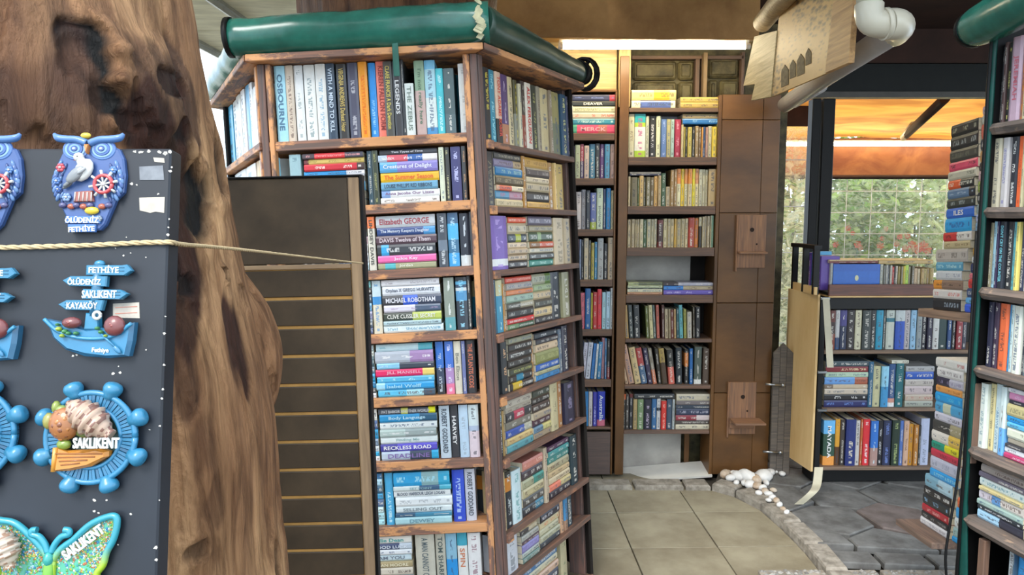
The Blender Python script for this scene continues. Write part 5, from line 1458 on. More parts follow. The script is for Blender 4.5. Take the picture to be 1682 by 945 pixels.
# panelled cabinet side with bracket shelves
px0, px1 = sr_+.02, fs(1272, 480)[0]; PC, IPC = case_obj('tall_cabinet', FC.P((px0+px1)/2, -FC.O.z), 'tall closed brown panelled cabinet to the right of the central bookcase', 'cabinet')
yj = [155, 197, 350, 498, 646, 790]
xm = fs(1235, 480)[0]
for a, b_ in zip(yj, yj[1:]):
    u1, u0 = fs(1230, a)[1], max(fs(1230, b_)[1], GB)
    cb(PC, IPC, 'panel', FC, px0, xm+.03, u0+.002, u1-.001, .0, .02, M_BROWN); cb(PC, IPC, 'panel', FC, xm+.032, px1, u0+.002, u1-.001, .004, .024, M_BROWN)
cb(PC, IPC, 'carcass', FC, px0+.005, px1-.005, GB, fs(1230, 156)[1], .03, .24, M_BROWN)
def bracket(x0, x1, y0, y1, ys_, label, flap):
    a0, a1 = fs(x0, (y0+y1)/2)[0], fs(x1, (y0+y1)/2)[0]; t, bo = fs(x0, y0)[1], fs(x0, y1)[1]
    e, inv = case_obj('bracket_shelf', FC.P(a0, bo, -.02), label, 'shelf')
    m = wood('bracket_wood', 'a06a38', '805024', '9a6a3c', wear=0)
    bk = cb(e, inv, 'back_board', FC, a0, a1, bo, t, -.018, -.001, m, axis='z')
    cb(e, inv, 'side_board', FC, a0-.008, a0, bo-.02, t, -.02, 0, m, axis='z')
    us = fs(x0, ys_)[1]
    cb(e, inv, 'shelf_board', FC, a0+.002, a1+(.02 if flap else 0), us-.012, us, -.14 if flap else -.06, -.019, m)
    if flap: cb(e, inv, 'support', FC, a0+.004, a1-.01, us-.06, us-.013, -.03, -.019, m)
    for (fx, fy, r) in ((.5, .72, .012), (.68, .45, .005)):
        b = MB(); b.prism(circ(0, 0, r, 14), 0, .001); b.build('knot', mat('knot', '2a1a10', .8), e, inv @ FC.M(a0+(a1-a0)*fx, bo+(t-bo)*fy, -.019) @ Matrix.Rotation(math.radians(90), 4, 'X'))
bracket(1210, 1256, 353, 440, 413, 'small brown wooden bracket shelf high on the panelled cabinet, above another', False)
bracket(1196, 1240, 627, 712, 685, 'small reddish wooden bracket shelf low on the panelled cabinet, with jutting board', True)
# picket board
PK = Face(at(1283, 700, 4.12), (1, 0, 0), (0, 0, 1)); a0, a1 = PK.uv(1266, 700)[0], PK.uv(1298, 700)[0]
e, inv = case_obj('picket_board', PK.P(0, -PK.O.z), 'weathered dark pointed picket board right of the panelled cabinet', 'picket')
m = wood('weathered', '6a5c4c', '4a4036', '7c6c58', r=.8, wear=0); b = MB(); t1 = PK.uv(1283, 580)[1]; t2 = PK.uv(1283, 564)[1]; h0 = -PK.O.z+.02
wd = (a1-a0)/2
for i in range(3):
    x0 = -wd+i*2*wd/3+.001; x1 = x0+2*wd/3-.002; f = lambda x: t1+(t2-t1)*(1-abs(x)/wd)
    b = MB(); pts = [(x0, h0), (x1, h0), (x1, f(x1))]+([(0, f(0))] if i == 1 else [])+[(x0, f(x0))]
    M = inv @ PK.M((a0+a1)/2, 0, 0) @ Matrix(((1, 0, 0, 0), (0, 0, -1, 0), (0, 1, 0, 0), (0, 0, 0, 1)))
    b.prism([(p[0], p[1]) for p in pts], -.01, .008, inset=.001); b.build('plank', m, e, M)
for y in (631, 741):
    u = PK.uv(1283, y)[1]; b = MB(); p = inv @ PK.P(a0+.02, u, -.03); b.tube([p+Vector((-.07, 0, .006)), p+Vector((.02, 0, 0))], .007, n=10); b.ell(p+Vector((.03, 0, 0)), (.012, .01, .011)); b.tube([p+Vector((-.04, 0, .002)), p+Vector((-.04, .03, .002))], .004, n=6)
    b.build('door_bolt', M_METAL, e)

# ------------------------------------------------------------------ corner cabinet
YC = 3.9
FK = Face(at(1400, 600, YC), (1, 0, .003), (0, 0, 1))
KC, IK = case_obj('corner_cabinet', FK.P(.2, -FK.O.z), 'black open book cabinet on the paved terrace with plywood side and brown tray top', 'cabinet')
ks = lambda x, y: FK.uv(x, y)
kl = ks(1350, 680)[0]; kr = ks(1640, 650)[0]
M_KB = mat('cabinet_black', '0e0f11', .5, var=.1); M_KS = wood('cab_shelf', '8a6a4c', '6a4e38', '9a7a58', wear=0)
M_PLY = mat('plywood', 'e4c48e', .4, sc=2, c2='d2ac72', stretch=(3, 3, .8), bump=.03)
UK = [ks(1450, 468)[1], ks(1450, 575.5)[1], ks(1450, 670.5)[1], ks(1450, 767)[1]]
cb(KC, IK, 'tray_front', FK, ks(1358, 480)[0], ks(1537, 480)[0]+.5, UK[0]-.055, UK[0]+.005, -.03, -.012, wood('tray_wood', '7a3c20', '5c2a16', '8a4828', r=.35, wear=0))
cb(KC, IK, 'tray_edge', FK, ks(1358, 480)[0], kr, UK[0]-.065, UK[0]-.056, -.03, .22, M_PLY)
cb(KC, IK, 'top_rail', FK, kl, kr, UK[0]-.13, UK[0]-.067, -.004, .02, M_KB)
cb(KC, IK, 'tray_bottom', FK, kl, kr, UK[0]-.055, UK[0]-.045, -.011, .22, M_KB)
for u in UK[1:]: cb(KC, IK, 'shelf', FK, kl, kr, u-.02, u, 0, .24, M_KS)
cb(KC, IK, 'back_panel', FK, kl, kr, UK[3]-.02, UK[0], .24, .25, M_KB)
cb(KC, IK, 'post', FK, kl-.03, kl-.002, UK[3]-.03, UK[0]-.07, .0, .25, M_KB, axis='z')
cb(KC, IK, 'base', FK, kl, kr, -FK.O.z+.04, UK[3]-.03, .1, .24, M_KB)
# plywood side (runs away from the viewer)
b = MB(); xs = at(1341, 600, YC-.02).x
q = [onx(1347, 480, xs), onx(1338, 772, xs), None, None]
y0, y1 = YC-.02, YC+.3
vs = []; top = UK[0]+FK.O.z-.05; bot = UK[3]+FK.O.z-.02
b.box((-.006, -.16, bot-1), (.006, .16, top-1)); o = b.build('plywood_side', M_PLY, KC, IK @ Matrix.Translation((xs-.02, YC+.14, 1)) @ Matrix.Rotation(math.radians(7), 4, 'Z'), label='pale yellow plywood sheet')
o.data.transform(Matrix.Rotation(math.radians(0), 4, 'X'))
# black open frame above
ft = top+.26
for (ya, yb) in ((YC-.02, YC+.0), (YC+.12, YC+.14), (YC+.27, YC+.29)):
    b = MB(); b.box((-.015, ya-YC, 0), (.015, yb-YC, .24)); b.build('side_frame', M_KB, KC, IK @ Matrix.Translation((xs-.02, YC, top)))
b = MB(); b.box((-.02, -.03, 0), (.02, .3, .02)); b.build('side_frame', M_KB, KC, IK @ Matrix.Translation((xs-.02, YC, top+.24)))
b = MB(); b.box((-.012, -.03, 0), (.004, .3, .04)); b.build('side_rail', M_PLY, KC, IK @ Matrix.Translation((xs-.02, YC, top)))
for y in (489, 609, 671):    # bright clips on the front edge
    p = ks(1352 if y < 500 else 1347, y); b = MB(); b.box((-.03, -.004, -.008), (.02, .004, .008), ch=.003); b.build('clip', M_METAL, KC, IK @ FK.M(p[0], p[1], -.04))
FS = Face((xs+.0, YC+.28, 1), (0, -1, 0), (0, 0, 1))
us_ = top-1+.0
for i, (a, w_, h_, c) in enumerate(((.02, .022, .19, 'e0e0e4'), (.045, .04, .19, '5a3a98'), (.088, .03, .18, '6840a8'), (.13, .02, .2, '4aa0d0'), (.152, .045, .18, '6a48b0'), (.2, .02, .17, 'b0a8b8'), (.222, .03, .18, '5a3a98'))):
    add_book(FS, a, us_+.02, w_, h_, .1, c, '-', None, False, f"{hsv_name(c)} upright book, {ordn(i+1)} from left in the open black frame, corner cabinet", 'books in the black side frame, corner cabinet', 45-i, 1.2, .02)
# cream strap hanging down the edge
P = [at(1357, 490, YC-.09), at(1360, 540, YC-.07), at(1364, 604, YC-.08)]
def strap(P, wd, m, name, label, cat='strap'):
    b = MB(); pp = smooth_path([Vector(p) for p in P], 8); vs = []
    for p in pp: vs += [p+Vector((-wd/2, 0, 0)), p+Vector((wd/2, 0, 0)), p+Vector((wd/2, .002, 0)), p+Vector((-wd/2, .002, 0))]
    n = len(pp); fs_ = [(i*4+j, (i+1)*4+j, (i+1)*4+(j+1) % 4, i*4+(j+1) % 4) for i in range(n-1) for j in range(4)]
    b.add(vs, fs_, None, False); o = b.build(name, m); return tag(o, label, cat)
strap(P, .035, M_CREAM, 'strap', 'cream plastic strap hanging beside the upper book row of the corner cabinet')
strap([at(1345, 768, 3.78), at(1342, 795, 3.72), at(1335, 812, 3.64)+Vector((0, 0, .01)), onz(1312, 829, ZT+.012)], .045, M_CREAM, 'strap', 'cream plastic strap drooping onto the paving below the plywood sheet')
ck = 'corner cabinet'; clk = None
zk = (1345, 410, 5.25); zm = (1340, 570, 4.5); GK = 1.25
def shelfk(z, i, nm, dat): shelf(FK, z, UK[i], (UK[i-1]-.024-UK[i]) if i > 1 else (UK[0]-.135-UK[1]), ck, nm, dat, gain=GK, depth=.16)
KA = ulist([(105,155,480,'5a2018:.3:301c1c:.6:7a3018'),(158,195,465,'b8b8b8:.7:284870'),(200,258,465,'3c3878:.4:1c2848'),(262,325,475,'282024'),(330,385,475,'c8c4a8'),(388,460,475,'343c3c'),(462,505,500,'202428'),(510,570,478,'1888a8'),(573,596,490,'384040'),(599,670,480,'b0b8b0:.2:286878:.3:b8bcb0'),(674,755,480,'b0b8b8:.28:1848a8'),(759,805,480,'b0a8a8'),(809,858,485,'88b0cc'),(861,905,500,'889090'),(908,952,520,'20202c'),(956,1000,520,'201c38'),(1003,1055,520,'c0c0bc'),(1057,1130,530,'203838'),(1133,1168,530,'284878'),(1172,1205,530,'101018'),(1209,1260,530,'8a2830'),(1264,1300,530,'383848')])
KT = ulist([(105,125,120,'a8a8a0')]+[(a, a+w_, t, c) for a, w_, t, c in [(535,26,130,'b0b0a0'),(563,14,140,'808078'),(579,18,135,'a8a8a0'),(599,14,140,'404448'),(615,18,138,'b8b4a4'),(635,16,150,'b03028'),(653,14,148,'282c30'),(669,20,145,'c0b8a8'),(691,18,150,'a08c50'),(711,16,148,'989078'),(729,18,145,'c0b030'),(749,30,138,'a8c850'),(781,20,150,'989078'),(803,22,145,'686050'),(827,26,165,'b8a080'),(855,24,168,'c0b090'),(881,26,165,'a88c58'),(909,26,168,'a09058'),(937,24,165,'988050'),(963,36,165,'a08850')]])
KT = KT.replace('U 535', 'U 128 532 128 1c58b0:.25:2060b8:.9:c8c8b0 c8c8a0 .\nU 535') + '\nT 530 1000 | 34 b89c68\nT 100 520 | 12 c0a880 | 16 703038'
KB = '''
P 75 398 112 | 40 384850 | 42 7a2028 e0c8a0 | 38 a8c0a8 | 52 6090c8:.7:a05840 | 32 706050:.2:b8a890 | 42 b8ac9c 405060 | 45 141418 e0e0e0 | 50 1c2058 6080c0
U 401 435 115 205878
U 440 494 150 b8b48c
U 497 549 150 88c0d8:.5:3888b8
U 553 602 135 204878:.8:c08878:.9:e0e0e0
U 606 662 130 186068
P 668 884 150 | 40 a0a0a0 505050 | 58 2050a8 | 50 b0a8a0 605858 | 65 b8a8a8 | 50 b0a090 a03838 | 45 989c90
T 575 700 | 24 c8c8b8
'''
KC_ = '''
U 70 155 555 60a8e0:.3:284838:.8:e09040 f0f0e0 MAYADA
U 158 192 545 c89028:.6:503010
U 196 230 550 38302c
U 233 305 545 182868 d8d0b8
U 308 340 555 b8b4b0 383838
U 343 360 545 a85828
U 363 412 545 c82830 f0e0e0
U 415 470 555 2868b8:.6:a08078 c0d8f0
U 474 510 555 14141c c0c0c0
U 513 570 555 202848 6880c0
U 574 630 550 182c20 a8b878
U 633 659 555 4868a8
U 661 698 555 c09c84
U 701 735 580 b8801c
U 737 770 585 a87028
U 772 789 590 303030
U 792 855 540 a8b0c8 707888
'''
shelf(FK, zk, UK[0]-.044, .3, ck, 'tray', KT, gain=GK, depth=.15, n0=.0)
shelfk(zk, 1, 'top black', KA); shelfk(zm, 2, 'middle black', KB); shelfk(zm, 3, 'bottom black', KC_)

# ------------------------------------------------------------------ right-hand bookcase
RO = at(1612, 473, 1.976)
FQ = Face(RO, (.159, -.987, 0), (0, 0, 1))
QB, IQ = case_obj('bookcase', FQ.P(.2, -FQ.O.z), 'nearest right-hand bookcase with rough live-edge shelves and dark green tarp end')
M_LIVE = wood('live_edge', '7a6454', '4e4038', 'a8876a', r=.7, wear=.1, wsc=10)
dpx = [(1650, 201), (1650, 340.5), (1650, 477), (1650, 613), (1640, 751.5), (1640, 874)]
UQ = [FQ.uv(x, y)[1] for x, y in dpx]; UQ.append(UQ[-1]-(UQ[0]-UQ[-1])/5)
print('UQ', [round(u, 3) for u in UQ])
for i, u in enumerate(UQ):
    b = MB(); n = 28; L0, L1 = -.001, .7; vs = []
    for j in range(n+1):
        t = j/n; x = L0+(L1-L0)*t; w_ = noise.noise(Vector((x*11, i*3.1, 0)))*.008+noise.noise(Vector((x*30, i*3.1, 5)))*.003; z_ = noise.noise(Vector((x*8, i*5, 2)))*.003
        if j == 0: w_ = .012
        vs += [(x, .2, 0), (x, -.012+w_, 0), (x, -.020+w_, -.012), (x, -.010+w_, -.028+z_), (x, .2, -.026)]
    fs_ = [(j*5+k, (j+1)*5+k, (j+1)*5+(k+1) % 5, j*5+(k+1) % 5) for j in range(n) for k in range(5)]+[(4, 3, 2, 1, 0), tuple(n*5+k for k in range(5))]
    b.add(vs, fs_); b.build('shelf', M_LIVE, QB, IQ @ FQ.M(0, u, 0))
cb(QB, IQ, 'back_panel', FQ, 0, .7, -FQ.O.z+.02, UQ[0]+.3, .2, .21, M_BACK)
cb(QB, IQ, 'end_post', FQ, -.012, -.002, -FQ.O.z+.02, UQ[0]+.30, .0, .2, M_BLACK, axis='z')
b = MB(); n = 60; vs = []
for j in range(n+1):
    t = j/n; z_ = -FQ.O.z+.02+(UQ[0]+.28+FQ.O.z)*t; wv = noise.noise(Vector((t*9, 0, 0)))*.006; wide = .012+.07*max(0, (.35-t)/.35)
    wv *= .5; vs += [(-.013, .01+wv, z_), (-.012, -.004+wv, z_), (-.011+wide*.3, -.006+wv*.6, z_), (-.011+wide, -.004-wv, z_), (-.011+wide, -.001-wv, z_), (-.0125, .02, z_)]
b.add(vs, [(j*6+k, j*6+(k+1) % 6, (j+1)*6+(k+1) % 6, (j+1)*6+k) for j in range(n) for k in range(6)], None, True)
b.build('green_tarp', M_DKGREEN, QB, IQ @ FQ.M(0, 0, 0))
b = MB(); b.tube([IQ @ FQ.P(-.014+noise.noise(Vector((t*.4, 0, 0)))*.003, -FQ.O.z+.3+t*.06, -.004) for t in range(32)], .006, n=8); b.build('rubber_edge', M_BLACK, QB)
cb(QB, IQ, 'brown_plank', FQ, .055, .078, -FQ.O.z+.02, UQ[5]-.04, -.008, .01, M_BROWNS, axis='z')
cb(QB, IQ, 'brown_plank', FQ, -.012, .002, UQ[4]-.05, UQ[3]-.05, .0, .02, M_BROWNS, axis='z')
cq = 'right-hand bookcase'; GQ = 1.15
Q = [((1580, 0, 4.11), ulist([(205,226,320,'20242a'),(229,250,290,'58403c'),(254,280,290,'1c1c14'),(283,355,250,'c8a8b8'),(357,375,245,'c87830'),(377,402,225,'d8d0a8'),(405,440,250,'58b0a0'),(443,480,240,'a0a8a8'),(484,505,240,'304050')])),
 ((1580, 190, 5.25), ulist([(215,284,165,'b0a890'),(286,343,165,'b8b4b4'),(345,403,140,'181c28'),(406,450,130,'f06028'),(452,472,132,'c0b890'),(475,536,140,'386078'),(540,600,140,'285870')])),
 ((1580, 330, 5.25), ulist([(175,203,190,'8a8468'),(206,233,150,'90b8c8'),(236,254,155,'302848'),(257,308,180,'1c2430'),(311,368,155,'202428'),(371,398,150,'58a8b0'),(401,433,150,'e0d070'),(436,473,160,'242c48'),(476,494,180,'d8d0c8'),(497,536,180,'c86030'),(540,600,170,'c0c0c0')])),
 ((1570, 470, 4.973), ulist([(205,248,105,'1c1c38'),(251,291,110,'382840'),(295,370,135,'f86838'),(372,385,140,'3888b8'),(387,414,150,'c8dcdc'),(417,484,155,'d8dcd0'),(487,508,165,'28303c'),(511,529,170,'607078'),(532,560,175,'202c38'),(563,620,175,'c0c8c8')]))]
for _i, _e in enumerate((.0, .0, .0, .0)): pass
T_ = {0: {'c8a8b8': ('c04858', 'JEREMY AND I')}, }
for i, (z, dat) in enumerate(Q):
    dat = dat.replace('c8a8b8', 'c8a8b8 c86878 JEREMIAH').replace('1c1c14', '1c1c14 d0c870').replace('1c2430', '1c2430 78c8d8 DON\'T CRY ON THE COUNTER').replace('181c28', '181c28 e8e8e0').replace('f06028', 'f06028 a84018').replace('c8dcdc', 'c8dcdc 2a5a60').replace('b8b4b4', 'b8b4b4 6868a0')
    shelf(FQ, z, UQ[i], .28 if i == 0 else UQ[i-1]-UQ[i]-.034, cq, SN[i], dat, gain=GQ, depth=.13)
shelf(FQ, (1560, 610, 4.975), UQ[4], UQ[3]-UQ[4]-.034, cq, 'fifth', '''
U 195 255 98 d0d8d0 7898a0
U 257 300 102 d0c490
U 303 354 105 c8dce0 5888a8
U 357 405 125 d0e4f0:.6:68a8e0
P 410 860 175 | 35 dcdce0 | 60 d088b0 f0c0d8 | 30 282838 | 95 c8bc88 8a8460 | 48 1890d0 | 40 58b0d8 | 85 d8dcc8 8a8a70 | 45 a09888 | 30 383840 | 45 d8dce0 | 42 b83868 f0c0d0
''', gain=GQ, depth=.13)
shelf(FQ, (1540, 750, 4.845), UQ[5], UQ[4]-UQ[5]-.034, cq, 'sixth', '''
P 275 655 128 | 70 a89c94 | 50 686070 | 80 c8d4d0 508898 | 35 d0c088 | 90 c8c0c8:.3:6098d0:.5:d0c8c0 | 50 98b0a8 | 42 202830 e0e0e0 | 90 a0c8f0:.5:282838
P 660 1010 330 | 50 d8d0b0 | 60 a8c0c8 | 70 205078 | 60 b0a898 | 80 c8ccd4 | 110 1890d8
''', gain=GQ, depth=.13)
shelf(FQ, (1540, 750, 4.845), UQ[6], UQ[5]-UQ[6]-.034, cq, 'seventh', ulist([(490,545,730,'c0ccd0'),(548,562,740,'385870'),(565,645,745,'2088c8'),(650,710,800,'e06830'),(715,780,850,'d8d8d0')]), gain=GQ, depth=.13)
for _u in UQ: 
    _m = max([(b['M'].translation-FQ.O).dot(FQ.S)+(b['t']/2) for b in BOOKS if b['group'].endswith(cq) and abs((b['M'].translation-FQ.O).dot(FQ.U)-_u) < .02] + [.15])
    filler(FQ, max(_m+.004, .12), .66, _u, .17, hm=.165)
RR = empty('rolled_cover', FQ.P(.2, UQ[0]+.32), 'shiny green vinyl roll above the nearest right-hand bookcase', 'rolled cover'); IRR = RR.matrix_basis.inverted()
pa = EYE+ray(1600, 47)*1.99; pb2 = EYE+ray(1700, -5)*1.72; d_ = (pb2-pa)
b = MB(); b.tube([IRR @ (pa+d_*t) for t in (0, .1, .3, .5, .8, 1.2, 2)], [.047, .052, .054, .056, .056, .056, .056], n=20); b.build('roll', M_GREEN, RR)
b = MB(); b.tube([IRR @ (pa-d_*.03), IRR @ (pa+d_*.03)], .050, n=20); b.build('hem', M_BLACK, RR)
# ------------------------------------------------------------------ outer book tower
TO = at(1562, 300, 2.655)
FT = Face(TO, (-.016, -1, .076), (0, .076, 1))
TW, IT = case_obj('book_ledges', FT.P(.15, -TO.z), 'dark upright with two jutting wooden ledges carrying the tall book piles', 'shelf')
tuv = lambda x, y: FT.uv(x, y)
ut0 = tuv(1560, 511)[1]; ub0 = tuv(1535, 874)[1]
cb(TW, IT, 'post', FT, .13, .28, -TO.z+.05, tuv(1590, 190)[1], .15, .18, M_BLACK, axis='z')
cb(TW, IT, 'ledge', FT, tuv(1512, 520)[0], tuv(1596, 520)[0]+.02, ut0-.032, ut0-.001, -.01, .15, wood('ledge_wood', 'a88468', '8a6a50', '7c5440', wear=.1))
cb(TW, IT, 'ledge', FT, tuv(1505, 880)[0]-.02, tuv(1560, 880)[0]+.012, ub0-.024, ub0-.001, -.07, .15, wood('ledge_wood2', '8a6a54', '6a4c3a', '9a785c', wear=0))
top_main = [(202,220,'1c1e1c','a8a890','',1562,1605),(222,242,'1c1e20','a0a8a8','',1561,1605),(244,262,'3c3c34','6a6a58','',1560,1605),(264,277,'e04868','401820','PETER JAMES',1559,1604),(279,292,'c0bca8','707060','',1557,1602),(294,307,'e05a28:.5:202020','e8e0d0','',1557,1598),(308,322,'5a7898:.8:202430','a8b8c8','',1556,1600),(323,337,'2c3430','a8b0b0','',1555,1600),(338,353,'2a68c8','e8ecf4','ILES',1554,1598),(354,375,'28a0e0','2050a0','',1552,1594),(377,390,'c83030:.5:e8d8d0','401010','',1549,1594),(392,403,'c0b088','705830','',1550,1592),(406,426,'b8b0a8','706860','',1537,1588),(428,441,'58a0c0','c0e8f0','',1537,1580),(443,457,'c8ccd0','8088a0','',1537,1578),(459,473,'e89030:.3:8a7060','403020','',1533,1580),(475,489,'d8d4d0','d05040','',1532,1578),(491,509,'1c1e24','a0b0c0','',1532,1576)]
top_sec = [(187,199,'c8b0b0'),(200,212,'c8c8b8'),(213,234,'d86850'),(236,252,'303440'),(254,270,'c09050'),(272,284,'303030'),(286,300,'c8a8a8'),(302,318,'90a048'),(320,336,'303438'),(338,352,'98a8a8'),(354,365,'a8b0d0'),(366,378,'88a8c0'),(380,391,'d84838'),(393,404,'202830'),(406,419,'f0a020'),(421,430,'d8d8d8'),(432,446,'203060:.5:e0e0e8'),(448,456,'d87080'),(458,471,'d03030:.5:404048'),(474,487,'204070:.5:e0e0e8'),(489,498,'60a8e0'),(499,511,'3060e8')]
bot_main = [(572,586,'d8d8d4','b05858','',1537,1586),(588,603,'d8d8d8','706870','',1539,1581),(605,618,'2c2840:.5:b8b8c8','8880a0','',1538,1581),(620,630,'d89850','a86820','',1537,1579),(632,647,'1898e0','60c0f0','',1536,1579),(648,664,'48a0d0:.3:c0c8b0:.6:48a0d0','','',1536,1579),(665,678,'c8c8d8','303040','',1535,1578),(680,697,'3a3a38:.6:a09878','','',1532,1580),(699,716,'e0d8d0:.6:f0b850','','',1530,1577),(718,730,'189078:.5:d8d020','303010','',1530,1573),(732,744,'c03048','601828','',1529,1573),(746,766,'b8bcd0','8890a8','',1528,1572),(767,780,'2898e0','a0d8f8','',1527,1572),(782,802,'78a8c0:.5:a8c8d8','','',1519,1563),(804,818,'18181c','e8e8e8','',1517,1561),(820,836,'202428','88b8e8','',1515,1558),(838,850,'a82030','e0a8a8','',1514,1556),(852,862,'1c1c20','a0a0a0','',1513,1555),(863,874,'d8d8dc','a0a0a8','',1511,1554)]
bot_sec = [(578,596,'287888'),(598,616,'c0c8c8'),(618,636,'404830'),(638,655,'203850'),(657,672,'58a0c8'),(674,690,'d84850'),(692,706,'886890'),(708,728,'20a8c8'),(730,744,'e0e0e0'),(746,760,'304878'),(762,778,'e0e8e8'),(780,796,'202430'),(798,814,'e86838'),(816,832,'2898d8'),(834,850,'d0d8d8'),(852,866,'98b8b8'),(868,876,'2098d8')]
def tower(lst, ub, where, sec=None):
    u = ub; n = len(lst)
    for k, it in reversed(list(enumerate(lst))):
        y0, y1, c = it[:3]; ink = it[3] if len(it) > 3 and it[3] else '-'; ti = it[4] if len(it) > 4 and it[4] else None
        if len(it) > 5: s0, s1 = tuv(it[5], (y0+y1)/2)[0], tuv(it[6], (y0+y1)/2)[0]; xw = it[6]-it[5]
        else:
            ym_ = (y0+y1)/2; xe = (1608-(ym_-200)*.065 if ym_ < 400 else 1595-(ym_-400)*.15) if ym_ < 540 else (1588-(ym_-580)*.08 if ym_ < 770 else 1573-(ym_-770)*.14); s0 = tuv(xe, ym_)[0]; s1 = s0+.1; xw = 12
        t = abs(tuv(1565, y0)[1]-tuv(1565, y1)[1])+.0035
        lab = f"{hsv_name(c.split(':')[0])} book {ordn(k+1)} from the top of the {where}"
        add_book(FT, s0, u+.0003, t-.0008, s1-s0, .12, c, ink, ti, True, lab, 'books in the '+where, xw*(y1-y0), 1.2, 0 if sec is None else .01)
        u += t
def fit(lst, ub, ut):   # scale so that gaps close exactly
    return lst
tower(top_main, ut0, 'upper right-hand book tower'); tower(top_sec, ut0, 'slim second column, upper book tower', .178)
tower(bot_main, ub0, 'lower right-hand book tower'); tower(bot_sec, ub0, 'slim second column, lower book tower', .155)
b = MB(); cpts = [EYE+ray(x, y)*1.97 for x, y in ((1604, 380), (1596, 520), (1588, 640), (1578, 740), (1571, 800), (1559, 870), (1553, 920), (1558, 980))]
b.tube(smooth_path(cpts, 6), .0035, n=8); tag(b.build('cable', M_BLACK), 'thin black cable hanging down beside the green tarp edge', 'cable')
# ------------------------------------------------------------------ ceilings, beams
M_CEIL = mat('ceiling_board', 'f0ecd0', .8, var=.1, sc=3, bump=.05, c2='ccc8ac', stretch=(1, 3, 1))
CE = empty('ceiling', (0, 3, 2.62), kind='structure')
ZC = 2.64
for i, (x0, x1) in enumerate(((-2.02, -1.54), (-1.53, -.95), (-.94, -.3), (-.29, .45))):
    for j in range(4):
        y0 = 1.6+j*1.02 + (.3 if i % 2 else 0); b = MB(); b.box((x0+.004, y0, 0), (x1-.004, y0+1.015, .02), ch=.003)
        b.build('ceiling_board', M_CEIL, CE, Matrix.Translation((0, -3, ZC-2.62)))
for x in (-1.535, -2.03):
    b = MB(); b.box((x-.02, 1.6, -.02), (x+.02, 5.8, 0)); b.box((x-.006, 1.6, -.045), (x+.006, 5.8, -.02)); b.build('metal_track', mat('track', 'a8a8a4', .4, metal=.6), CE, Matrix.Translation((0, -3, ZC-2.62)))
M_DARKC = mat('dark_canopy', '3a221a', .8, var=.1, sc=5, c2='2a1812')
b = MB(); b.box((.46, 1.6, 0), (6.5, 4.75, .01)); tag(b.build('ceiling', M_DARKC, None, Matrix.Translation((0, 0, ZC))), kind='structure')
# dark beam above the window opening
YB = 4.62
b = MB(); z0 = at(1450, 151, YB).z; z1 = at(1450, 104, YB).z; xl = at(1335, 150, YB).x
b.box((xl, YB, z0), (5.2, YB+.08, z1), ch=.004); tag(b.build('trim_1', mat('dark_green_beam', '101412', .5, c2='0a0d0c', spec=.25)), kind='structure')
b = MB(); b.box((xl, YB-.02, z0-.035), (5.2, YB+.06, z0-.001)); tag(b.build('trim_2', mat('frame_grey', '48443e', .35)), kind='structure')
b = MB(); b.box((xl, YB-.01, z1+.001), (5.2, YB+.06, ZC)); tag(b.build('wall_header', M_DARKC), kind='structure')
# black posts
for x0, x1, nm in ((1326, 1340, 'trim_3'), (1343, 1363, 'trim_4')):
    a = at(x0, 400, YB-.12).x; c = at(x1, 400, YB-.12).x; b = MB(); b.box((a, YB-.12, .03), (c, YB-.05, at(1340, 162, YB-.12).z), ch=.004); tag(b.build(nm, M_BLACK), kind='structure')
# ------------------------------------------------------------------ back wall upper part
YW = 4.42
M_YPLY = wood('yellow_ply', 'c0a05c', 'a48444', 'd0b470', r=.4, wear=.1, wsc=2)
wb = empty('wall_back', (0, YW, 0), kind='structure')
def wbox(name, x0, x1, y0, y1, Y0, Y1, m, ax='x', ch=.002):
    a = at(x0, y1, Y0); c = at(x1, y0, Y0); cx = (a.x+c.x)/2; cz = (a.z+c.z)/2; b = MB(); hx, hz = (c.x-a.x)/2, (c.z-a.z)/2
    if ax == 'z':
        b.box((-hz, -(Y1-Y0)/2, -hx), (hz, (Y1-Y0)/2, hx), ch=ch); M = Matrix.Translation((cx, (Y0+Y1)/2-YW, cz)) @ Matrix.Rotation(math.radians(90), 4, 'Y')
    else: b.box((-hx, -(Y1-Y0)/2, -hz), (hx, (Y1-Y0)/2, hz), ch=ch); M = Matrix.Translation((cx, (Y0+Y1)/2-YW, cz))
    return b.build(name, m, wb, M)
wbox('plywood', 860, 1014, 60, 149, 4.2, 4.23, M_YPLY)
wbox('plywood', 1016, 1037, 60, 176, 4.17, 4.22, M_YPLY, 'z')
M_CARV = mat('carved_wood', '6a6040', .6, var=.2, sc=14, bump=.5, c2='3c3420')
wbox('wall_board', 700, 1300, 20, 800, 4.5, 4.52, M_CARV)
for r_ in ((1040, 1112, 100, 131), (1114, 1140, 100, 131), (1040, 1112, 134, 170), (1114, 1140, 134, 170), (1163, 1215, 95, 128), (1163, 1180, 131, 170), (1182, 1215, 131, 170)):
    wbox('carved_panel', *r_, 4.47, 4.5, M_CARV, ch=.012)
    wbox('carved_panel', r_[0]+5, r_[1]-5, r_[2]+5, r_[3]-5, 4.46, 4.475, M_CARV, ch=.01)
for r_ in ((1038, 1222, 91, 97), (1141, 1150, 97, 175), (1151, 1160, 90, 175), (1216, 1224, 85, 176)):
    wbox('carved_rail', *r_, 4.44, 4.49, M_BROWNS, 'z' if r_[3]-r_[2] > 30 else 'x')
wbox('batten', 1154, 1163, 86, 172, 4.38, 4.42, wood('batten_w', '9a7844', '80602f', 'b08c54', wear=0), 'z')
b = MB(); b.box((-.05, 4.5, 0), (1.5, 4.53, 1.9)); 
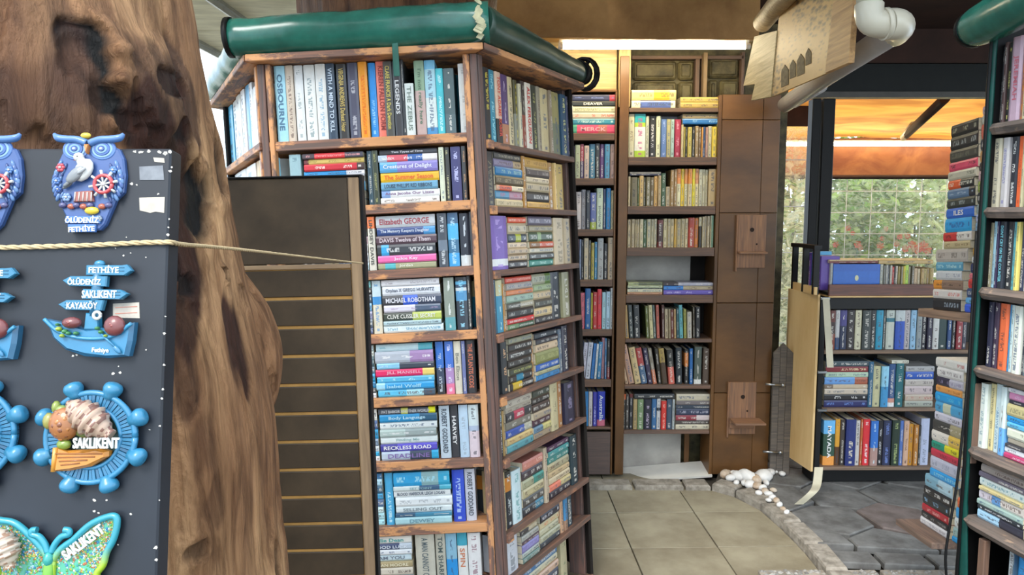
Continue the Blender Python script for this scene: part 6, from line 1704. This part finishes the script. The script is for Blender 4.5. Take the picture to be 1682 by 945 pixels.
# beam the lamp hangs on
b = MB(); a = at(870, 71, 4.02); c = at(1245, 57, 4.02); b.box((a.x-.3, 4.0, a.z), (c.x, 4.1, c.z), ch=.003); tag(b.build('trim_5', M_YPLY), kind='structure')
# tube lamp
def tube_lamp(x0, x1, z, Y, r, label, col, s, par_m):
    e = empty('tube_light', ((x0+x1)/2, Y, z), label, 'light'); inv = e.matrix_basis.inverted()
    b = MB(); b.tube([inv @ Vector((x0, Y, z)), inv @ Vector((x1, Y, z))], r, n=12); b.build('tube', emit('tube_glow_'+str(int(s)), col, s), e)
    b = MB(); b.box((x0-.02-(x0+x1)/2, .0, r*.7), (x1+.02-(x0+x1)/2, .04, r*2.3)); b.build('fitting', M_WHITE, e)
    for x in (x0-.012, x1+.012):
        b = MB(); b.tube([inv @ Vector((x-.012, Y, z)), inv @ Vector((x+.012, Y, z))], r*1.05, n=12); b.build('end_cap', M_WHITE, e)
a = at(925, 76, 3.92); c = at(1224, 76, 3.92)
tube_lamp(a.x, c.x, a.z, 3.92, .015, 'glowing white fluorescent tube above the central bookcase', (1, .88, .6), 42, None)
# brown canvas valance across the top
M_CANV = mat('canvas_brown', 'b08450', .75, var=.12, sc=4, bump=.25, c2='8c6438')
b = MB(); Yv = 3.72; nx, nz_ = 60, 14
x0, x1 = at(790, 30, Yv).x, at(1247, 30, Yv).x; zb = at(1000, 56, Yv).z
vs = []
for i in range(nz_+1):
    for j in range(nx+1):
        t = j/nx; x = x0-.25+(x1-x0+.25)*t; z = zb-.02*(t*.9)-(.01 if t > .2 else -.05*(.2-t)/.2)+(ZC-zb)*i/nz_
        y = Yv+.02*noise.noise(Vector((x*6, z*3, 0)))+.02*noise.noise(Vector((x*2.2, z*9, 4)))*(1-t)
        vs.append((x, y, z))
fs_ = [(i*(nx+1)+j, i*(nx+1)+j+1, (i+1)*(nx+1)+j+1, (i+1)*(nx+1)+j) for i in range(nz_) for j in range(nx)]
b.add(vs, fs_, None, True); o = b.build('canvas_valance', M_CANV); md = o.modifiers.new('s', 'SOLIDIFY'); md.thickness = .006
tag(o, 'brown canvas valance hanging across the top above the tube light', 'awning')
# ------------------------------------------------------------------ log, hanging picture, drain pipe
b = MB(); P = [Vector((1.084, 3.3, 2.352)), Vector((1.05, 3.05, 2.352)), Vector((1.02, 2.8, 2.35)), Vector((.98, 2.5, 2.352)), Vector((.93, 2.1, 2.35)), Vector((.86, 1.6, 2.352))]
b.tube(P, [.040, .041, .043, .042, .044, .045], n=20)
b.v = [tuple(Vector(v)+Vector((1, 0, 1))*.003*noise.noise(Vector(v)*14)) for v in b.v]
tag(b.build('log_pole', wood('log', 'b89c6c', '9a7c4c', '7c5c38', wear=-.1)), 'round peeled wooden pole running overhead at the top right', 'pole')
HP = Face((1.06, 3.32, 2.0), (0, -1, 0), (0, 0, 1))
he = empty('hanging_picture', HP.P(.5, .3), 'hanging sepia townscape picture between two pale planks under the pole', 'picture'); ih = he.matrix_basis.inverted()
hq = lambda x, y: HP.uv(x, y)
def poly_board(name, pts, n0, n1, m, label=None):
    q = [hq(*p) for p in pts]; cx = sum(p[0] for p in q)/len(q); cy = sum(p[1] for p in q)/len(q)
    b = MB(); b.prism([(p[0]-cx, p[1]-cy) for p in q], -n1, -n0, inset=.001)
    M = HP.M(cx, cy, 0) @ Matrix(((1, 0, 0, 0), (0, 0, -1, 0), (0, 1, 0, 0), (0, 0, 0, 1)))
    return b.build(name, m, he, ih @ M, label)
M_LT = wood('light_plank', 'dcc48c', 'c8ac70', 'e4d09c', wear=0); M_LT2 = wood('tan_plank', 'd0a060', 'b88440', 'e0b474', wear=0)
poly_board('plank', [(1239, 60), (1276, 50), (1266, 159), (1234, 165), (1240, 138), (1221, 141)], 0, .014, M_LT)
poly_board('plank', [(1378, -60), (1408, -70), (1396, 103), (1357, 120)], -.004, .014, M_LT2)
# engraving: procedural sepia with hatched buildings built flat
m, n, l, bs_ = newmat('sepia_print'); t = n.new('ShaderNodeTexCoord'); w1 = n.new('ShaderNodeTexVoronoi'); w1.inputs['Scale'].default_value = 22; mp = n.new('ShaderNodeMapping'); mp.inputs['Scale'].default_value = (1.2, 3, 1)
mp.inputs['Rotation'].default_value = (0, 0, .5)
l.new(t.outputs['Object'], mp.inputs[0]); l.new(mp.outputs[0], w1.inputs['Vector']); nn = n.new('ShaderNodeTexNoise'); nn.inputs['Scale'].default_value = 40; nn.inputs['Detail'].default_value = 8; l.new(mp.outputs[0], nn.inputs['Vector'])
ad = n.new('ShaderNodeMath'); ad.operation = 'MULTIPLY'; l.new(w1.outputs['Distance'], ad.inputs[0]); l.new(nn.outputs['Fac'], ad.inputs[1])
n2 = n.new('ShaderNodeTexNoise'); n2.inputs['Scale'].default_value = 3; l.new(t.outputs['Object'], n2.inputs['Vector']); ad2 = n.new('ShaderNodeMath'); ad2.operation = 'MULTIPLY_ADD'; ad2.inputs[1].default_value = 1.0; l.new(n2.outputs['Fac'], ad2.inputs[0]); l.new(ad.outputs[0], ad2.inputs[2])
cr = n.new('ShaderNodeValToRGB'); e_ = cr.color_ramp.elements; e_[0].position = .48; e_[1].position = .74; e_[0].color = (*lin('5c4628'), 1); e_[1].color = (*lin('bc965a'), 1); l.new(ad2.outputs[0], cr.inputs[0]); l.new(cr.outputs[0], bs_.inputs['Base Color']); bs_.inputs['Roughness'].default_value = .5
SEP = m
poly_board('print', [(1278, 25), (1379, -60), (1357, 120), (1264, 160)], .004, .012, SEP, 'sepia printed townscape')
M_SEPD = mat('sepia_ink', '7a6848', .7, sc=60, var=.2, c2='54462c')
for (x, y, w_, h_) in ((1282, 118, 12, 26), (1296, 108, 10, 22), (1308, 100, 12, 26), (1322, 88, 9, 20)): poly_board('print_shape', [(x, y+h_), (x+w_, y+h_-w_*.45), (x+w_, y-w_*.3), (x+w_/2, y-w_), (x, y)], .002, .0039, M_SEPD)
M_PVC = mat('pvc_white', 'c8c2b0', .3, var=.04, sc=8, bump=.02); M_PVC2 = mat('pvc_grey', 'b0acaa', .35, var=.06, sc=8)
de = empty('drain_pipe', (1.13, 2.25, 2.1), 'white plastic drain pipe with elbows running down behind the hanging picture', 'pipe'); idp = de.matrix_basis.inverted()
def dpart(nm, pts, r, m, n=20, lab=None):
    b = MB(); b.tube([idp @ Vector(p) for p in pts], r, n=n); return b.build(nm, m, de, None, lab)
A = EYE+ray(1427, -60)*2.2; B_ = EYE+ray(1428, 8)*2.2; C2 = EYE+ray(1434, 36)*2.2; D2 = EYE+ray(1456, 40)*2.2; E2 = EYE+ray(1478, 36)*2.2
dpart('vertical_pipe', [A, B_], .036, M_PVC)
dpart('elbow', smooth_path([B_, EYE+ray(1428, 22)*2.2, C2, D2], 6), .041, M_PVC)
dpart('collar', [EYE+ray(1450, 40)*2.2, EYE+ray(1458, 39)*2.2], .047, M_PVC)
dpart('elbow', smooth_path([D2, EYE+ray(1470, 40)*2.21, EYE+ray(1476, 44)*2.26, EYE+ray(1470, 52)*2.34], 6), .046, M_PVC)
dpart('sloping_pipe', [EYE+ray(1472, 50)*2.3, Vector((1.30, 3.1, 2.10)), at(1290, 172, 4.0)], [.040, .040, .040], M_PVC2)
dpart('collar', [at(1346, 138, 3.62), at(1302, 164, 3.88)], .044, M_PVC2)
# ------------------------------------------------------------------ enclosure beyond: awning, valance, film windows, lamp reflection built as a tube
YO = 7.2
def translucent(name, c1, c2, tr=.6, sc=3, rough=.5, stretch=(1, 1, 1), bump=.3):
    m, n, l, b = newmat(name); out = n['Material Output']; t = n.new('ShaderNodeTexCoord'); mp = n.new('ShaderNodeMapping'); mp.inputs['Scale'].default_value = stretch
    l.new(t.outputs['Object'], mp.inputs[0]); nz = n.new('ShaderNodeTexNoise'); nz.inputs['Scale'].default_value = sc; nz.inputs['Detail'].default_value = 6; nz.inputs['Distortion'].default_value = 1; l.new(mp.outputs[0], nz.inputs['Vector'])
    cr = n.new('ShaderNodeValToRGB'); e = cr.color_ramp.elements; e[0].position = .38; e[1].position = .62; e[0].color = (*lin(c2), 1); e[1].color = (*lin(c1), 1); l.new(nz.outputs['Fac'], cr.inputs[0]); l.new(cr.outputs[0], b.inputs['Base Color']); b.inputs['Roughness'].default_value = rough
    bu = n.new('ShaderNodeBump'); bu.inputs['Strength'].default_value = bump; bu.inputs['Distance'].default_value = .05; l.new(nz.outputs['Fac'], bu.inputs['Height']); l.new(bu.outputs[0], b.inputs['Normal'])
    ts = n.new('ShaderNodeBsdfTranslucent'); l.new(cr.outputs[0], ts.inputs[0]); mx = n.new('ShaderNodeMixShader'); mx.inputs[0].default_value = tr
    l.new(b.outputs[0], mx.inputs[1]); l.new(ts.outputs[0], mx.inputs[2]); l.new(mx.outputs[0], out.inputs[0]); return m
M_AWN = translucent('orange_awning', 'd08c3c', 'a0642c', .7, 2, stretch=(.5, 2, 1))
M_VAL = translucent('brown_valance', 'a8683c', '84482a', .45, 3)
def sheet(name, p00, p10, p11, p01, m, nx=40, ny=20, amp=.02, f=3, seed=0, parent=None):
    b = MB(); vs = []
    for i in range(ny+1):
        for j in range(nx+1):
            u, v = j/nx, i/ny; p = (p00*(1-u)+p10*u)*(1-v)+(p01*(1-u)+p11*u)*v
            d = amp*noise.noise(Vector((p.x*f, p.y*f*.6, p.z*f))+Vector((seed, 0, 0)))+amp*.4*noise.noise(Vector((p.x*f*3, p.y*f, p.z*f*4))+Vector((seed, 9, 0)))
            vs.append(p+Vector((0, -.6, -1)).normalized()*d)
    b.add(vs, [(i*(nx+1)+j, i*(nx+1)+j+1, (i+1)*(nx+1)+j+1, (i+1)*(nx+1)+j) for i in range(ny) for j in range(nx)], None, True)
    return b.build(name, m, parent)
V = Vector
aw = empty('awning', (4, 6, 2.3), 'orange translucent awning seen through the opening with a brown hanging valance', 'awning'); ia = aw.matrix_basis.inverted()
za = 2.50; zv = at(1450, 226, YO).z
def aws(name, *p, **k):
    q = [ia @ V(x) for x in p]; return sheet(name, *q, **k)
aws('canopy', (1.6, 4.85, za), (6.2, 4.85, za), (6.2, YO, zv), (1.6, YO, zv), m=M_AWN, amp=.035, f=1.6, parent=aw)
zvb = at(1450, 291, YO).z
aws('valance', (1.6, YO, zv), (6.2, YO, zv), (6.2, YO, zvb), (1.6, YO, zvb), m=M_VAL, amp=.03, f=3, seed=4, parent=aw)
b = MB(); p1_ = at(1488, 222, 6.6); p2_ = at(1552, 162, 5.3); b.tube([ia @ p1_, ia @ p2_], .035, n=10); b.build('strut', M_DARKC, aw)
b = MB(); b.tube([ia @ at(1484, 226, 6.65), ia @ at(1500, 205, 6.3)], .03, n=10); b.build('strut_joint', M_PVC, aw)
b = MB(); b.tube([ia @ V((1.6, YO-.02, zvb)), ia @ V((6.2, YO-.02, zvb))], .02, n=8); b.build('hem_bar', M_DARKC, aw)
a = at(1284, 237, 7.05); c = at(1600, 237, 7.05)
tube_lamp(a.x, c.x, a.z, 7.05, .016, 'glowing warm tube light in front of the brown valance', (1, .84, .5), 20, None)  # glowing tube stands in for the fluorescent lamp's reflection in the plastic
# clear film windows
def film(name, dens=.35):
    m, n, l, b = newmat(name); out = n['Material Output']; t = n.new('ShaderNodeTexCoord'); mp = n.new('ShaderNodeMapping'); mp.inputs['Scale'].default_value = (2.2, 1, 3.2); mp.inputs['Rotation'].default_value = (0, .7, 0)
    l.new(t.outputs['Object'], mp.inputs[0]); nz = n.new('ShaderNodeTexNoise'); nz.inputs['Scale'].default_value = 5; nz.inputs['Detail'].default_value = 5; nz.inputs['Distortion'].default_value = 2.2; l.new(mp.outputs[0], nz.inputs['Vector'])
    cr = n.new('ShaderNodeValToRGB'); e = cr.color_ramp.elements; e[0].position = .42; e[1].position = .62; e[0].color = (dens*.3,)*3+(1,); e[1].color = (dens,)*3+(1,); l.new(nz.outputs['Fac'], cr.inputs[0])
    tr = n.new('ShaderNodeBsdfTransparent'); ts = n.new('ShaderNodeBsdfTranslucent'); ts.inputs[0].default_value = (.98, .94, .62, 1); gl = n.new('ShaderNodeBsdfGlossy'); gl.inputs['Roughness'].default_value = .12
    bu = n.new('ShaderNodeBump'); bu.inputs['Strength'].default_value = .6; bu.inputs['Distance'].default_value = .02; l.new(nz.outputs['Fac'], bu.inputs['Height']); l.new(bu.outputs[0], gl.inputs['Normal'])
    m1 = n.new('ShaderNodeMixShader'); l.new(cr.outputs[0], m1.inputs[0]); l.new(tr.outputs[0], m1.inputs[1]); l.new(ts.outputs[0], m1.inputs[2])
    m2 = n.new('ShaderNodeMixShader'); m2.inputs[0].default_value = .06; l.new(m1.outputs[0], m2.inputs[1]); l.new(gl.outputs[0], m2.inputs[2]); l.new(m2.outputs[0], out.inputs[0]); return m
M_FILM = film('clear_film', .52); M_FILM2 = film('clear_film_white', .6)
def window(nm, x0, x1, z0, z1, Y, m, sx, sz):
    e = empty(nm, ((x0+x1)/2, Y, (z0+z1)/2), kind='structure'); hx, hz = (x1-x0)/2, (z1-z0)/2
    sheet('film', V((-hx, 0, -hz)), V((hx, 0, -hz)), V((hx, 0, hz)), V((-hx, 0, hz)), m, 60, 40, .02, 2.5, 3, e)
    b = MB(); x = -hx+sx
    while x < hx: b.box((x-.003, -.03, -hz), (x+.003, -.026, hz)); x += sx
    z = -hz+sz
    while z < hz: b.box((-hx, -.03, z-.004), (hx, -.026, z+.004)); z += sz
    b.build('reinforcing_threads', mat('thread', 'e8e8e0', .6, bump=0), e)
window('window_1', 2.75, 5.6, .3, zvb, YO+.02, M_FILM, .24, .205)
window('window_2', 1.95, 2.44, .1, at(1300, 208, 6.0).z, 6.0, M_FILM2, .2, .37)
b = MB(); b.box((1.6, 6.0, at(1300, 207, 6.0).z), (2.44, 6.04, 2.6)); tag(b.build('wall_right', M_DARKC), kind='structure')
b = MB(); b.box((2.44, 6.0, 0), (2.49, 6.06, 2.3)); tag(b.build('trim_6', M_BLACK), kind='structure')
# planting outside
random.seed(9)
M_LEAF = vcol('leaf', .5)
_n = M_LEAF.node_tree.nodes; _l = M_LEAF.node_tree.links; _t = _n.new('ShaderNodeBsdfTranslucent'); _m = _n.new('ShaderNodeMixShader'); _m.inputs[0].default_value = .5
_b = _n['Principled BSDF']; _l.new(_b.inputs['Base Color'].links[0].from_socket, _t.inputs[0]); _l.new(_b.outputs[0], _m.inputs[1]); _l.new(_t.outputs[0], _m.inputs[2]); _l.new(_m.outputs[0], _n['Material Output'].inputs[0])
def shrub(cx, cy, w_, h_, d_, n, cols, label, z0=0):
    e = empty('shrub', (cx, cy, 0), label, 'shrub', None); b = MB()
    for _ in range(n):
        q = V((random.uniform(-1, 1), random.uniform(-1, 1), random.uniform(0, 1))); 
        k = noise.noise(V((q.x*2+cx, q.z*3, cy)))
        if q.x**2+(q.z-.5)**2*3 > 1.1+k: continue
        p = V((q.x*w_, q.y*d_, z0+q.z*h_)); a = random.random()*6.28; t = random.uniform(-.9, .9); L = random.uniform(.10, .22); W = L*.36
        dx = V((math.cos(a)*math.cos(t), math.sin(a)*math.cos(t), math.sin(t))); s_ = dx.cross(V((random.random()-.5, random.random()-.5, 1))).normalized()
        c = lin(random.choice(cols)); b.add([p, p+dx*L*.5+s_*W, p+dx*L, p+dx*L*.5-s_*W], [(0, 1, 2, 3)], c)
    b.build('foliage', M_LEAF, e)['kind'] = 'stuff'
    b = MB()
    for i in range(5): x = random.uniform(-.5, .5)*w_; b.tube([V((x*.4, 0, 0)), V((x, random.uniform(-.2, .2)*d_, z0+h_*.8))], [.02, .008], lin('5a4a30'), n=6)
    b.build('stems', M_LEAF, e)
GRN = ['7aaa40', '6a9a38', 'a8c858', '5c8438', 'c8e078', '8cb050']
shrub(3.35, 8.2, .75, 2.3, .4, 2600, GRN, 'bright green shrub behind the clear film window, left part')
shrub(4.6, 8.4, .8, 2.3, .4, 2200, ['d0d890', 'e8ecb0', 'a8c068', 'f0f0c8', '90a860'], 'pale sunlit shrub behind the clear film window, right part')
shrub(4.0, 10.2, 3.0, 3.6, .4, 7000, ['a8b860', 'c8d078', '8c9c50', 'e0e0a0'], 'tall hedge further out behind the clear film window')
shrub(2.4, 7.6, .55, 1.5, .3, 900, ['b0b890', '98a878', 'c8ccb0'], 'low pale plant behind the narrow film strip left of the post')
FLW = [1392,1400,1372,1408,1413,1448,1455,1445,1472,1477,1490,1497,1505,1515,1522,1486]
for i, (x, y, r) in enumerate([(1392, 375, 5), (1400, 383, 4), (1372, 402, 5), (1408, 402, 6), (1413, 408, 4), (1448, 392, 4), (1455, 376, 4), (1445, 404, 6), (1472, 401, 5), (1477, 389, 5), (1490, 388, 5), (1497, 402, 7), (1505, 409, 8), (1515, 404, 8), (1522, 411, 7), (1486, 409, 6)]):
    p = at(x, y, 7.62); b = MB()
    for k in range(6):
        a = k*1.047+i; R = r/F*7.6*1.2; d = V((math.cos(a), -.3, math.sin(a))); s_ = V((-math.sin(a), 0, math.cos(a))); b.add([V((0, 0, 0)), d*R*.6+s_*R*.35, d*R, d*R*.6-s_*R*.35], [(0, 1, 2, 3)], lin(random.choice(['e83020', 'f04828', 'f86030'])))
    b.tube([V((0, 0, 0)), V((.01, .02, -.12))], .004, lin('4a7a2c'), n=5)
    tag(b.build('red_flower', M_LEAF, None, Matrix.Translation(p)), 'small red bloom outside the film window, '+ordn(1+sum(1 for q in FLW if q < x))+' from the left', 'flower', 'red flowers outside the window')
b = MB(); p = at(1505, 412, 7.9); b.ell((0, 0, 0), (.16, .1, .07), lin('f8a020')); 
# outside ground plane
b = MB(); b.box((-20, -20, -.4), (20, 30, -.25)); tag(b.build('ground', mat('outside_ground', 'ccc8bc', .9)), kind='structure')

flush_pending = True
build_books(300)
flush_text()
